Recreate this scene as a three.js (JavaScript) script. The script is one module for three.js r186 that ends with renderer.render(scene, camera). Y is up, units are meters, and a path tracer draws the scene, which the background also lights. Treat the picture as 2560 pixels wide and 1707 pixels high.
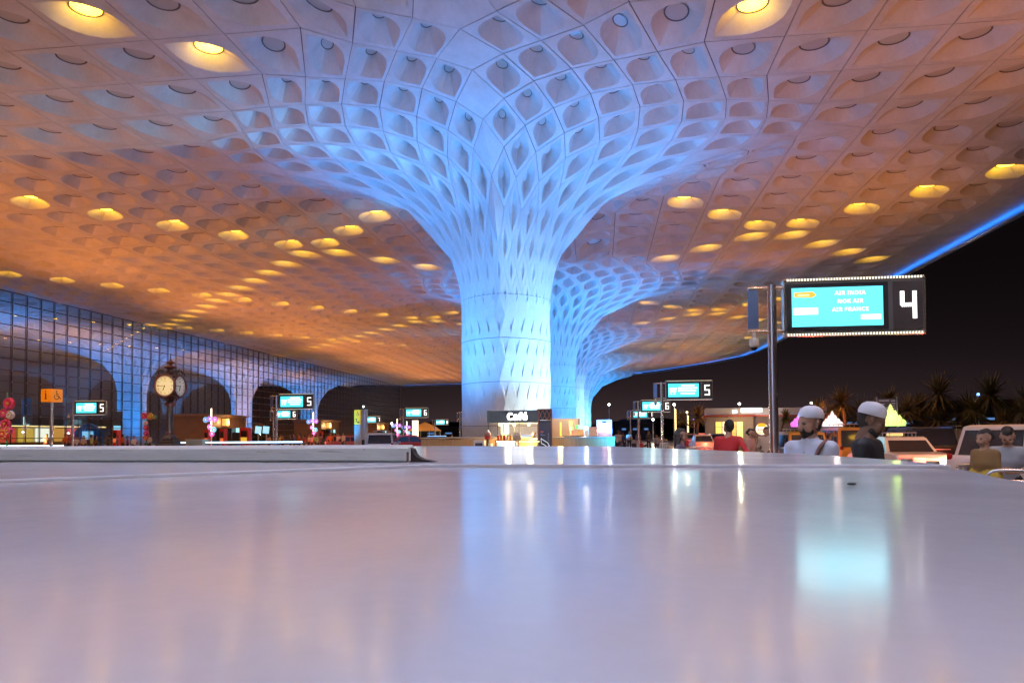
import * as THREE from 'three';
import { mergeGeometries, mergeVertices, toCreasedNormals } from 'three/addons/utils/BufferGeometryUtils.js';
import { RoundedBoxGeometry } from 'three/addons/geometries/RoundedBoxGeometry.js';
import { RectAreaLightUniformsLib } from 'three/addons/lights/RectAreaLightUniformsLib.js';

// ---------------------------------------------------------------- camera
const scene = new THREE.Scene();
const EYE = 1.5, FOCAL = 1782.3, YAW = 0.125, PITCH = 0.03, ROLL = -0.0057, SHIFT = 179.4;   // pixels of the 2560 x 1707 photograph
const camera = new THREE.PerspectiveCamera(2 * Math.atan(853.5 / FOCAL) * 180 / Math.PI, 2560 / 1707, 0.05, 1200);
camera.position.set(0, EYE, 0);
camera.rotation.set(PITCH, YAW, ROLL, 'YXZ');
camera.setViewOffset(2560, 1707, 0, -SHIFT, 2560, 1707);
camera.updateMatrixWorld(true);

// ---------------------------------------------------------------- sky, moon, exposure
{
  const w = 128, h = 128, d = new Float32Array(w * h * 4);
  for (let y = 0; y < h; y++) for (let x = 0; x < w; x++) {
    const e = Math.max(0, (y / (h - 1)) * 2 - 1), az = Math.cos((x / w - .25) * 2 * Math.PI), k = Math.pow(1 - e, 26) * (.32 + .68 * Math.pow(Math.max(0, az), 6)), i = (y * w + x) * 4;   // town glow low over the far end of the airport
    d[i] = 0.0030 + 0.055 * k; d[i + 1] = 0.0021 + 0.034 * k; d[i + 2] = 0.0027 + 0.037 * k; d[i + 3] = 1;
  }
  const t = new THREE.DataTexture(d, w, h, THREE.RGBAFormat, THREE.FloatType);
  t.mapping = THREE.EquirectangularReflectionMapping; t.magFilter = t.minFilter = THREE.LinearFilter; t.needsUpdate = true;
  scene.background = t; scene.environment = t;
}
const moon = new THREE.DirectionalLight(new THREE.Color().setRGB(0.8, 0.87, 1), 0.01);
moon.position.set(120, 160, 60); moon.castShadow = true; scene.add(moon); scene.add(moon.target);
const renderer = new THREE.WebGLRenderer();
renderer.toneMapping = THREE.LinearToneMapping; renderer.toneMappingExposure = 1; renderer.shadowMap.enabled = true;
RectAreaLightUniformsLib.init();

// ---------------------------------------------------------------- strengths of the lamps
const DOWN = 55, BLUE = 700, PALE = 750, LENS = 8, CUP = 4.2, WASH = 760;
const C = (r, g, b) => new THREE.Color().setRGB(r, g, b);
const WARM = C(1, 0.40, 0.15), LENSC = C(1, 0.54, 0.03), BLUEC = C(0.0, 0.30, 1), PALEC = C(0.40, 0.76, 1), WASHC = C(1, 0.29, 0.06);

// ---------------------------------------------------------------- helpers
let seed = 7; const rnd = () => { seed = (seed + 0x6D2B79F5) | 0; let t = Math.imul(seed ^ (seed >>> 15), 1 | seed); t = (t + Math.imul(t ^ (t >>> 7), 61 | t)) ^ t; return ((t ^ (t >>> 14)) >>> 0) / 4294967296; };
const rr = (a, b) => a + (b - a) * rnd(), V = (x, y, z) => new THREE.Vector3(x, y, z), lerp = (a, b, t) => a + (b - a) * t, PI = Math.PI;
const W = (X, Z, y = 0) => V(X, y, -Z);                              // X to the right, Z metres ahead along the terminal
function ray(px, py) { return V((px - 1280) / FOCAL, -(py - 853.5 - SHIFT) / FOCAL, -1).applyEuler(camera.rotation); }
function at(px, py, Z) { const d = ray(px, py), t = Z / -d.z; return V(d.x * t, EYE + d.y * t, -Z); }   // the point of a pixel's ray that is Z metres ahead
const used = {};
function numbered(n) { const k = used[n] = (used[n] ?? -1) + 1; return k ? n + '_' + String(k).padStart(3, '0') : n; }
function tag(o, label, category, group, kind) { Object.assign(o.userData, { label, category }); if (group) o.userData.group = group; if (kind) o.userData.kind = kind; return o; }
function thing(name, label, category, p = V(0, 0, 0), turn = 0, group) { const o = new THREE.Group(); o.name = numbered(name); o.position.copy(p); o.rotation.y = turn; scene.add(o); return tag(o, label, category, group); }
function clean(g) { if (g.index) g = g.toNonIndexed(); for (const k of Object.keys(g.attributes)) if (!['position', 'normal', 'uv', 'color'].includes(k)) g.deleteAttribute(k); if (!g.attributes.normal) g.computeVertexNormals(); if (!g.attributes.uv) g.setAttribute('uv', new THREE.BufferAttribute(new Float32Array(g.attributes.position.count * 2), 2)); g.morphAttributes = {}; return g; }
function join(gs) { gs = (Array.isArray(gs) ? gs : [gs]).flat().map(clean); return gs.length > 1 ? mergeGeometries(gs) : gs[0]; }
function part(name, gs, m, parent = scene) { const o = new THREE.Mesh(join(gs), m); o.name = parent === scene ? numbered(name) : name; o.castShadow = o.receiveShadow = true; parent.add(o); return o; }
function struct(name, gs, m) { const o = part(name, gs, m); o.userData.kind = 'structure'; return o; }
const bx = (w, h, d, x = 0, y = 0, z = 0, r = 0) => { const g = r ? new RoundedBoxGeometry(w, h, d, 2, Math.min(r, w / 2.01, h / 2.01, d / 2.01)) : new THREE.BoxGeometry(w, h, d); return g.translate(x, y, z); };
const cyl = (r0, r1, h, x = 0, y = 0, z = 0, n = 16) => new THREE.CylinderGeometry(r1, r0, h, n).translate(x, y + h / 2, z);     // r0 at the foot
const ball = (r, x, y, z, n = 14) => new THREE.SphereGeometry(r, n, Math.ceil(n * .7)).translate(x, y, z);
const lathe = (pts, n = 24) => new THREE.LatheGeometry(pts.map(p => new THREE.Vector2(p[0], p[1])), n);
function rod(a, b, r, n = 8, r2 = r) { const d = b.clone().sub(a), l = d.length(); return new THREE.CylinderGeometry(r2, r, l, n).applyQuaternion(new THREE.Quaternion().setFromUnitVectors(V(0, 1, 0), d.normalize())).translate((a.x + b.x) / 2, (a.y + b.y) / 2, (a.z + b.z) / 2); }
const tube = (pts, r, n = 8, seg = 24) => new THREE.TubeGeometry(new THREE.CatmullRomCurve3(pts), seg, r, n);
function prism(pts, depth, bevel = 0) { const s = new THREE.Shape(pts.map(p => new THREE.Vector2(p[0], p[1]))); return new THREE.ExtrudeGeometry(s, { depth, bevelEnabled: bevel > 0, bevelThickness: bevel, bevelSize: bevel, bevelSegments: 2, steps: 1 }); }
function quad(a, b, c, d) { const g = new THREE.BufferGeometry(); g.setAttribute('position', new THREE.BufferAttribute(new Float32Array([a, b, c, a, c, d].flatMap(p => [p.x, p.y, p.z])), 3)); g.setAttribute('uv', new THREE.BufferAttribute(new Float32Array([0, 0, 1, 0, 1, 1, 0, 0, 1, 1, 0, 1]), 2)); g.computeVertexNormals(); return g; }
const turned = (g, axis, a) => (axis === 'x' ? g.rotateX(a) : axis === 'y' ? g.rotateY(a) : g.rotateZ(a));

// ---------------------------------------------------------------- textures and materials
function noiseTex(size, layers, lo, hi, srgb = false) {               // tiling value noise
  const f = new Float32Array(size * size), S = (t) => t * t * (3 - 2 * t); let tot = 0;
  for (const [cells, amp] of layers) { tot += amp; const gr = Array.from({ length: cells * cells }, rnd);
    for (let y = 0; y < size; y++) for (let x = 0; x < size; x++) { const u = x / size * cells, v = y / size * cells, i = u | 0, j = v | 0, a = S(u - i), b = S(v - j), q = (m, n) => gr[(n % cells) * cells + m % cells];
      f[y * size + x] += amp * lerp(lerp(q(i, j), q(i + 1, j), a), lerp(q(i, j + 1), q(i + 1, j + 1), a), b); } }
  const d = new Uint8Array(size * size * 4);
  for (let i = 0; i < f.length; i++) { const v = f[i] / tot; for (let k = 0; k < 3; k++) d[i * 4 + k] = 255 * Math.min(1, Math.max(0, lerp(lo[k], hi[k], v))); d[i * 4 + 3] = 255; }
  const t = new THREE.DataTexture(d, size, size); t.wrapS = t.wrapT = THREE.RepeatWrapping; t.magFilter = THREE.LinearFilter; if (srgb) t.colorSpace = THREE.SRGBColorSpace; t.needsUpdate = true; return t;
}
const grey = (a) => [a, a, a];
const mottle = noiseTex(256, [[4, 1], [11, .8], [37, .6], [120, .5]], [.86, .85, .83], [1.0, 1.0, 1.0], true);
const fine = noiseTex(256, [[20, 1], [64, 1], [128, 1]], grey(0), grey(1));
const blotch = noiseTex(256, [[3, 1], [7, .7], [18, .5], [60, .4]], grey(.05), grey(.95));
const streak = (() => { const w = 256, d = new Uint8Array(w * w * 4), c = Array.from({ length: w }, () => rnd()); for (let y = 0; y < w; y++) for (let x = 0; x < w; x++) { const v = .5 * c[(x + ((Math.sin(y / 21) * 3) | 0) + w) % w] + .3 * c[((x >> 2) * 7 + 13) % w] + .2 * rnd(), i = (y * w + x) * 4; d[i] = 205 + 50 * v; d[i + 1] = 195 + 55 * v; d[i + 2] = 185 + 60 * v; d[i + 3] = 255; } const t = new THREE.DataTexture(d, w, w); t.wrapS = t.wrapT = THREE.RepeatWrapping; t.magFilter = THREE.LinearFilter; t.colorSpace = THREE.SRGBColorSpace; t.needsUpdate = true; return t; })();
function rep(t, x, y = x) { const c = t.clone(); c.repeat.set(x, y); c.needsUpdate = true; return c; }
const M = (r, g, b, rough = .6, metal = 0, extra = {}) => new THREE.MeshPhysicalMaterial({ color: C(r, g, b), roughness: rough, metalness: metal, side: THREE.DoubleSide, ...extra });
const glow = (r, g, b, k = 1, base = [.02, .02, .02], extra = {}) => new THREE.MeshStandardMaterial({ color: C(...base), emissive: C(r, g, b), emissiveIntensity: k, roughness: .4, side: THREE.DoubleSide, ...extra });
function canvasTex(w, h, draw) { const c = document.createElement('canvas'); c.width = w; c.height = h; const x = c.getContext('2d'); draw(x, w, h); const t = new THREE.CanvasTexture(c); t.colorSpace = THREE.SRGBColorSpace; return t; }
const mat = {
  shell: M(.66, .65, .635, .62, 0, { map: mottle, bumpMap: fine, bumpScale: .0025 }),
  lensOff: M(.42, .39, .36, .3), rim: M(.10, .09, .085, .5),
  lensOn: glow(LENSC.r, LENSC.g, LENSC.b, LENS, [.7, .7, .6]),
  steel: M(.74, .72, .70, .27, 1), steelDull: M(.50, .48, .46, .35, 1), dark: M(.02, .02, .022, .45), black: M(.008, .008, .009, .5),
  bronze: M(.045, .03, .024, .42, .35), bronzeRed: M(.12, .035, .018, .45, .3), frame: M(.11, .075, .062, .5, .3),
  glass: new THREE.MeshPhysicalMaterial({ color: C(.93, .95, .96), roughness: .02, transmission: 1, thickness: 0, ior: 1.5, side: THREE.DoubleSide }),
  pane: new THREE.MeshPhysicalMaterial({ color: C(.80, .84, .87), roughness: .015, transmission: 1, thickness: 0, ior: 1.5, side: THREE.DoubleSide }),
  tan: M(.52, .32, .13, .5, 0, { map: streak }), tanDark: M(.24, .13, .06, .5, 0, { map: streak }), brownWall: M(.22, .13, .085, .5, 0, { map: rep(mottle, 2) }),
  orange: M(.85, .30, .02, .45), yellow: M(.86, .50, .02, .45), red: M(.48, .02, .02, .4), white: M(.78, .78, .77, .4), cream: M(.6, .5, .34, .5), silver: M(.55, .56, .58, .3, .6),
  leaf: M(.055, .075, .022, .6), trunk: M(.10, .055, .035, .8), soil: M(.05, .06, .025, .9),
  asphalt: M(.075, .066, .06, .8, 0, { map: rep(mottle, .25) }), paveA: M(.40, .335, .275, .28, 0, { map: rep(mottle, .35) }),
};
function spot(p, target, color, intensity, angle, penumbra, radius = 10) { const l = new THREE.SpotLight(color, intensity, 0, angle, penumbra, 2); l.position.copy(p); l.target.position.copy(target); l.castShadow = true; l.shadow.radius = radius; l.name = 'lamp_beam'; scene.add(l); scene.add(l.target); return l; }
function point(p, color, intensity, radius = 3) { const l = new THREE.PointLight(color, intensity, 0, 2); l.position.copy(p); l.castShadow = true; l.shadow.radius = radius; l.name = 'lamp_glow'; scene.add(l); return l; }
function panelLight(p, look, color, intensity, w, h) { const l = new THREE.RectAreaLight(color, intensity, w, h); l.position.copy(p); l.lookAt(look); l.name = 'screen_glow'; scene.add(l); return l; }
// ================================================================ the roof: a square grid of coffers that runs down into flared columns
const CELL = 2.8, CX = -4.6, CZ = 34.33, TOP = EYE + 14.087, WALLX = -56.5, EDGE = 26.2;
const RX = [16.8, 15.0, 13.8, 12.6, 11.2, 9.7, 8.2, 6.5, 4.9, 3.55, 2.7, 2.33, 2.2], RZ = [16.8, 13.0, 11.2, 10.0, 8.9, 7.7, 6.5, 5.4, 4.3, 3.2, 2.55, 2.28, 2.2];
const HH = [0, .06, .22, .42, .68, 1.02, 1.45, 2.05, 2.9, 4.0, 5.45, 6.6, 7.62], RW = [0, .18, .25, .28, .3, .3, .32, .35, .4, .48, .58, .66, .7];
for (let l = 13; l <= 20; l++) { RX.push(2.2); RZ.push(2.2); HH.push(7.62 + (l - 12) * 1.01); RW.push(.7); }
function ringPoint(l, q, k = 1) {                                     // a knot of the funnel: level l downwards, q in 48ths of the way round
  q = ((q % 48) + 48) % 48; const s = (q % 12) / 12, n = Math.floor(q / 12), w = RW[l], a = s * PI / 2, u = lerp(1 - s, Math.cos(a), w), v = lerp(s, Math.sin(a), w);
  let x, z; if (n === 0) { x = u; z = v; } else if (n === 1) { x = -v; z = u; } else if (n === 2) { x = -u; z = -v; } else { x = v; z = -u; }
  let y = -HH[l], zz = z * RZ[l];
  if (l < 2 && Math.abs(z) > .8 * (l ? 1 : .99)) y -= l ? .45 * k : .35;
  if (l === 0 && Math.abs(Math.abs(z) - 10 / 12) < .01) { y -= .55 * k; zz = Math.sign(z) * 13.5; }
  if (l === 2 && Math.abs(z) > .9) y -= .25 * k;
  return V(x * RX[l], y, zz);
}
// One coffer: a panel with a leaf-shaped opening (pointed along a-c, round at b and d), sloping sides and a lens at the bottom of the cup.
function coffer(a, b, c, d, o = {}) {
  const { depth = .46, blank = false, lens = .19, gap = .017, seg = 3, margin = .1, lip = .05, round = .62, lensPart = null, lift = null } = o;
  const P = (u, v) => V(0, 0, 0).addScaledVector(a, (1 - u) * (1 - v)).addScaledVector(b, u * (1 - v)).addScaledVector(c, u * v).addScaledVector(d, (1 - u) * v);
  const n = lift || b.clone().sub(d).cross(c.clone().sub(a)).normalize(); const mid = P(.5, .5), edge = (a.distanceTo(b) + b.distanceTo(c) + c.distanceTo(d) + d.distanceTo(a)) / 4;
  const gu = Math.min(.2, gap / Math.max(.2, a.distanceTo(b))), up = (p, t) => p.clone().addScaledVector(n, t);
  const pos = [], uv = [], tri = (p, q, r, tp, tq, tr) => { for (const [x, t] of [[p, tp], [q, tq], [r, tr]]) { pos.push(x.x, x.y, x.z); uv.push(t[0] * edge * .4 + mid.x * .173, t[1] * edge * .4 + mid.z * .131 + mid.y * .2); } };
  const four = (p, q, r, s, tp = [0, 0], tq = [1, 0], tr = [1, 1], ts = [0, 1]) => { tri(p, q, r, tp, tq, tr); tri(p, r, s, tp, tr, ts); };
  const K = [[gu, gu], [1 - gu, gu], [1 - gu, 1 - gu], [gu, 1 - gu]], O = K.map(k => P(...k));
  for (let i = 0; i < 4; i++) four(O[i], O[(i + 1) % 4], up(O[(i + 1) % 4], lip), up(O[i], lip));          // the joint between panels has depth
  const out = { rim: null, lens: null };
  if (blank) { four(O[0], O[1], O[2], O[3]); } else {
    const m = margin, ring = [], far = 1 - m, R = (1 - 2 * m) * round, arc = (cu, cv, a0) => { for (let i = 0; i <= seg; i++) { const t = a0 + i / seg * PI / 2; ring.push([cu + R * Math.cos(t), cv + R * Math.sin(t)]); } };
    ring.push([m, m]); ring.push([(m + far - R) / 2, m]); arc(far - R, m + R, -PI / 2); ring.push([far, (m + R + far) / 2]); ring.push([far, far]); ring.push([(far + m + R) / 2, far]); arc(m + R, far - R, PI / 2); ring.push([m, (far - R + m) / 2]);
    const N = ring.length, out3 = ring.map(k => P(...k)), frame = ring.map(([u, v]) => { const du = u - .5, dv = v - .5, f = (.5 - gu) / Math.max(Math.abs(du), Math.abs(dv)); return [.5 + du * f, .5 + dv * f]; });
    const f3 = frame.map(k => P(...k));
    for (let i = 0; i < N; i++) { const j = (i + 1) % N, [u0, v0] = frame[i], [u1, v1] = frame[j]; four(f3[i], f3[j], out3[j], out3[i], frame[i], frame[j], ring[j], ring[i]);
      const onU = (t) => Math.abs(Math.abs(t - .5) - (.5 - gu)) < 1e-6; if (!((onU(u0) && onU(u1) && Math.abs(u0 - u1) < 1e-6) || (onU(v0) && onU(v1) && Math.abs(v0 - v1) < 1e-6))) { const cu = onU(u0) ? u0 : u1, cv = onU(v0) ? v0 : v1; tri(f3[i], P(cu, cv), f3[j], frame[i], [cu, cv], frame[j]); } }
    const lr = lens, inner = ring.map(([u, v]) => { const t = Math.atan2(v - .5, u - .5); return [.5 + lr * Math.cos(t), .5 + lr * Math.sin(t)]; }), i3 = inner.map(k => up(P(...k), depth)), soft = ring.map(([u, v], i) => [lerp(u, inner[i][0], .12), lerp(v, inner[i][1], .12)]), s3 = soft.map(k => up(P(...k), depth * .10));
    for (let i = 0; i < N; i++) { const j = (i + 1) % N; four(out3[i], out3[j], s3[j], s3[i], ring[i], ring[j], soft[j], soft[i]); four(s3[i], s3[j], i3[j], i3[i], soft[i], soft[j], inner[j], inner[i]); }
    const lid = up(mid, depth); for (let i = 0; i < N; i++) { const j = (i + 1) % N; tri(i3[i], i3[j], lid, inner[i], inner[j], [.5, .5]); }
    if (lensPart) {                                                   // a ring and a lens just below the lid
      const nn = 20, p = [], rp = [], e1 = P(.5 + lr, .5).sub(mid), e2 = P(.5, .5 + lr).sub(mid), pt = (t, k, h) => up(mid, h).addScaledVector(e1, k * Math.cos(t)).addScaledVector(e2, k * Math.sin(t));
      for (let i = 0; i < nn; i++) { const t0 = i / nn * 2 * PI, t1 = (i + 1) / nn * 2 * PI; for (const x of [pt(t0, .94, depth - .02), pt(t1, .94, depth - .02), up(mid, depth - .02)]) p.push(x.x, x.y, x.z);
        for (const x of [pt(t0, 1.02, depth - .045), pt(t1, 1.02, depth - .045), pt(t1, .9, depth - .03), pt(t0, 1.02, depth - .045), pt(t1, .9, depth - .03), pt(t0, .9, depth - .03)]) rp.push(x.x, x.y, x.z); }
      const mk = (q) => { const g = new THREE.BufferGeometry(); g.setAttribute('position', new THREE.Float32BufferAttribute(q, 3)); return clean(g); };
      out.lens = mk(p); out.rim = mk(rp); out.at = up(mid, depth - .06); out.down = n.clone().negate();
    }
  }
  const g = new THREE.BufferGeometry(); g.setAttribute('position', new THREE.Float32BufferAttribute(pos, 3)); g.setAttribute('uv', new THREE.Float32BufferAttribute(uv, 2)); g.computeVertexNormals();
  out.shell = toCreasedNormals(g, .45); return out;
}
// columns stand every 24 cells across and every 12 along; the pattern of the coffers mirrors about them
const foot = (m, k) => W(CX + 24 * CELL * m, CZ + 12 * CELL * k, TOP);
function knot(i, j) {                                                 // grid knot, in cells from the nearest-column lattice; i to the right, j ahead
  const m = Math.round(i / 24), k = Math.round(j / 12), di = i - 24 * m, dj = j - 12 * k, c = foot(m, k), lev = Math.abs(di) + Math.abs(dj);
  if (lev <= 6 && lev >= 5) {                                         // on the rim of a funnel
    const l = 6 - lev, ai = Math.abs(di), aj = Math.abs(dj), s = (l ? 1 : 0); let q;   // q: 0 = +x, 12 = +z (towards the viewer), 24 = -x, 36 = away
    const t = l === 0 ? 12 * aj / 6 : 12 * (aj * 2 + 1) / 12; const right = di > 0 || (di === 0 && !s), near = dj < 0;
    if (di >= 0 && dj <= 0) q = t; else if (di < 0 && dj <= 0) q = 24 - t; else if (di < 0 && dj > 0) q = 24 + t; else q = 48 - t;
    const p = ringPoint(l, Math.round(q)); return V(c.x + p.x, TOP + p.y, c.z + p.z);
  }
  return W(CX + CELL * i, CZ + CELL * j, TOP);
}
function knotFor(i, j, ci, cj) {                                      // the inner knots of funnel rims exist twice on the axes: choose the copy on the cell's side
  const m = Math.round(ci / 24), k = Math.round(cj / 12), di = i - 24 * m, dj = j - 12 * k, lev = Math.abs(di) + Math.abs(dj);
  if (lev === 5) { const sx = Math.sign(ci - 24 * m), sz = Math.sign(cj - 12 * k), c = foot(m, k), t = Math.abs(dj) * 2 + 1; let q;
    if (sx > 0 && sz < 0) q = t; else if (sx < 0 && sz < 0) q = 24 - t; else if (sx < 0) q = 24 + t; else q = 48 - t; const p = ringPoint(1, q); return V(c.x + p.x, TOP + p.y, c.z + p.z); }
  return knot(i, j);
}
const RIM = [[26.2, 0], [26.2, 124], [25.2, 134], [20.6, 146], [12, 162], [5, 170.5], [-6, 178.5], [-20, 186.5], [-38, 193], [-56, 196.5]];   // the free edge of the roof
function edgeX(Z) { for (let i = 1; i < RIM.length; i++) if (Z <= RIM[i][1]) { const [x0, z0] = RIM[i - 1], [x1, z1] = RIM[i]; return lerp(x0, x1, (Z - z0) / (z1 - z0)); } return -999; }
const roof = thing('roof_canopy', 'wide pale coffered roof on flared columns with yellow downlights and blue edge', 'roof');
const cells = [];
for (let ci = -37.5; ci < 11; ci++) for (let cj = -17.5; cj < 58; cj++) {
  const m = Math.round(ci / 24), k = Math.round(cj / 12), di = ci - 24 * m, dj = cj - 12 * k; if (Math.abs(di) + Math.abs(dj) < 6) continue;
  const X = CX + CELL * ci, Z = CZ + CELL * cj; if (X + 1.4 > edgeX(Z + 1.4) && !(X < 25 && Z < 124)) { if (X + .6 > edgeX(Z)) continue; } if (Z > 192 && X < WALLX) continue;
  const sx = di > 0 ? 1 : -1, sz = dj > 0 ? 1 : -1;                   // away from the column
  const i0 = ci - .5 * sx, i1 = ci + .5 * sx, j0 = cj - .5 * sz, j1 = cj + .5 * sz, f = (i, j) => knotFor(i, j, ci, cj);
  const lit = (((di - dj) % 12) === 0 || ((di + dj) % 12) === 0);
  const A = f(i0, j0), B = f(i1, j0), Cc = f(i1, j1), D = f(i0, j1), ctr = A.clone().add(B).add(Cc).add(D).multiplyScalar(.25), inn = ctr.clone().applyMatrix4(camera.matrixWorldInverse), px = 1280 + FOCAL * inn.x / -inn.z, py = 853.5 + SHIFT - FOCAL * inn.y / -inn.z;
  const seen = inn.z < 0 && px > -60 && px < 2620 && py > -60 && X > WALLX, size = seen ? 1e4 / inn.z / inn.z * (.3 + Math.abs(inn.y / inn.z)) : 0;
  cells.push({ A, B, Cc, D, lit, seen, size, X, Z });
}
cells.sort((p, q) => q.size - p.size);
const farShell = [], farRim = [], farLens = [], farLit = []; let count = 0;
for (const c of cells) {
  const own = c.seen && count < 300, nz = V(0, 1, 0), detail = own || c.lit || c.size > .5;
  const g = coffer(c.A, c.B, c.Cc, c.D, { lift: nz, seg: own ? 5 : 2, lensPart: detail ? { lit: c.lit } : null });
  if (own) { count++; const p = part('ceiling_panel', g.shell, mat.shell, roof); part('lens_rim', g.rim, mat.rim, p); part(c.lit ? 'lamp_lens' : 'lens', g.lens, c.lit ? mat.lensOn : mat.lensOff, p); if (c.lit) p.userData.label = 'panel with a glowing yellow lamp'; }
  else { farShell.push(g.shell); if (detail) { farRim.push(g.rim); (c.lit ? farLit : farLens).push(g.lens); } }
  if (c.lit && c.X < 24) { const inside = c.X < WALLX; if (c.Z > -16 && (!inside || (c.X > -84 && c.Z > 62 && c.Z < 185))) spot(g.at.clone().add(V(0, -.06, 0)), g.at.clone().add(V(0, -10, 0)), WARM, DOWN * (inside ? 2 : 1), .95, .6, 15); if (c.seen && c.Z < 110) point(g.at.clone().add(V(0, -.10, 0)), LENSC, CUP, 13); }
}
const stuff = (n, gs, m) => { const o = part(n, gs, m, roof); o.userData.kind = 'stuff'; return o; };
stuff('far_panels', farShell, mat.shell); stuff('far_lens_rims', farRim, mat.rim); stuff('far_lenses', farLens, mat.lensOff); stuff('far_lamp_lenses', farLit, mat.lensOn);
{ // the rounded blue edge: a curved soffit, a dark slot and a thin lip, swept along the free edge
  const pts = []; for (let i = 0; i < RIM.length - 1; i++) { const [x0, z0] = RIM[i], [x1, z1] = RIM[i + 1], n = i === 0 ? 22 : 3; for (let s = 0; s < n; s++) pts.push([lerp(x0, x1, s / n), lerp(z0, z1, s / n)]); } pts.push(RIM[RIM.length - 1]);
  const nrm = pts.map((p, i) => { const a = pts[Math.max(0, i - 1)], b = pts[Math.min(pts.length - 1, i + 1)], dx = b[0] - a[0], dz = b[1] - a[1], l = Math.hypot(dx, dz); return [dz / l, -dx / l]; });
  const sweep = (prof) => { const pos = [], ix = [], uv = []; pts.forEach((p, i) => prof.forEach(([o, y], j) => { const w = W(p[0] + nrm[i][0] * o, p[1] + nrm[i][1] * o, TOP + y); pos.push(w.x, w.y, w.z); uv.push(p[1] * .4, o * .4 + j * .1); })); const n = prof.length; for (let i = 0; i < pts.length - 1; i++) for (let j = 0; j < n - 1; j++) { const a = i * n + j; ix.push(a, a + n, a + 1, a + 1, a + n, a + n + 1); } const g = new THREE.BufferGeometry(); g.setAttribute('position', new THREE.Float32BufferAttribute(pos, 3)); g.setAttribute('uv', new THREE.Float32BufferAttribute(uv, 2)); g.setIndex(ix); g.computeVertexNormals(); return g; };
  part('curved_edge', sweep([[-2.9, .03], [-1.2, .01], [0, -.0], [.7, .03], [1.25, .12], [1.6, .28], [1.72, .40], [1.72, .6]]), mat.shell, roof);
  part('edge_gutter', sweep([[1.73, .6], [1.73, .95], [1.80, .95]]), mat.shell, roof);
  part('edge_lip', sweep([[1.82, .40], [2.1, .44], [2.34, .58], [2.36, .95], [1.8, 1.2]]), mat.shell, roof);
  part('roof_top', [quad(W(-112, -5, TOP + .9), W(26, -5, TOP + .9), W(26, 120, TOP + .9), W(-112, 120, TOP + .9)), quad(W(-112, 120, TOP + .9), W(26, 120, TOP + .9), W(-6, 178, TOP + .9), W(-112, 197, TOP + .9))], mat.dark, roof);
  part('end_fascia', [bx(120, 1.1, .3, -52, TOP + .45, 5.2)], mat.shell, roof);
  // added batten below the soffit, its blue lights shining up to colour the edge
  const ls = thing('edge_light', 'long thin added batten of blue upward lights hung below the curved roof edge', 'added light strip');
  for (let i = 0; i < pts.length - 1; i += 1) { const j = i + 1, o = .25, a = W(pts[i][0] + nrm[i][0] * o, pts[i][1] + nrm[i][1] * o, TOP - .34), b = W(pts[j][0] + nrm[j][0] * o, pts[j][1] + nrm[j][1] * o, TOP - .34), mid = a.clone().add(b).multiplyScalar(.5), L = a.distanceTo(b); if (pts[i][1] < 18) continue;
    const l = new THREE.RectAreaLight(C(0, .2, 1), 10, .22, L); l.position.copy(mid); l.up.copy(b.clone().sub(a).normalize()); l.lookAt(mid.clone().add(V(0, 1, 0))); l.name = 'added_batten_glow'; scene.add(l);
    const bt = bx(.26, .03, L * .985), ang = Math.atan2(b.x - a.x, b.z - a.z); part('added_led_batten', bt.rotateY(ang).translate(mid.x, mid.y - .02, mid.z), mat.steelDull, ls); part('bracket', rod(mid.clone().add(V(0, -.01, 0)), mid.clone().add(V(0, .33, 0)), .01, 5), mat.steelDull, ls); }
}
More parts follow.
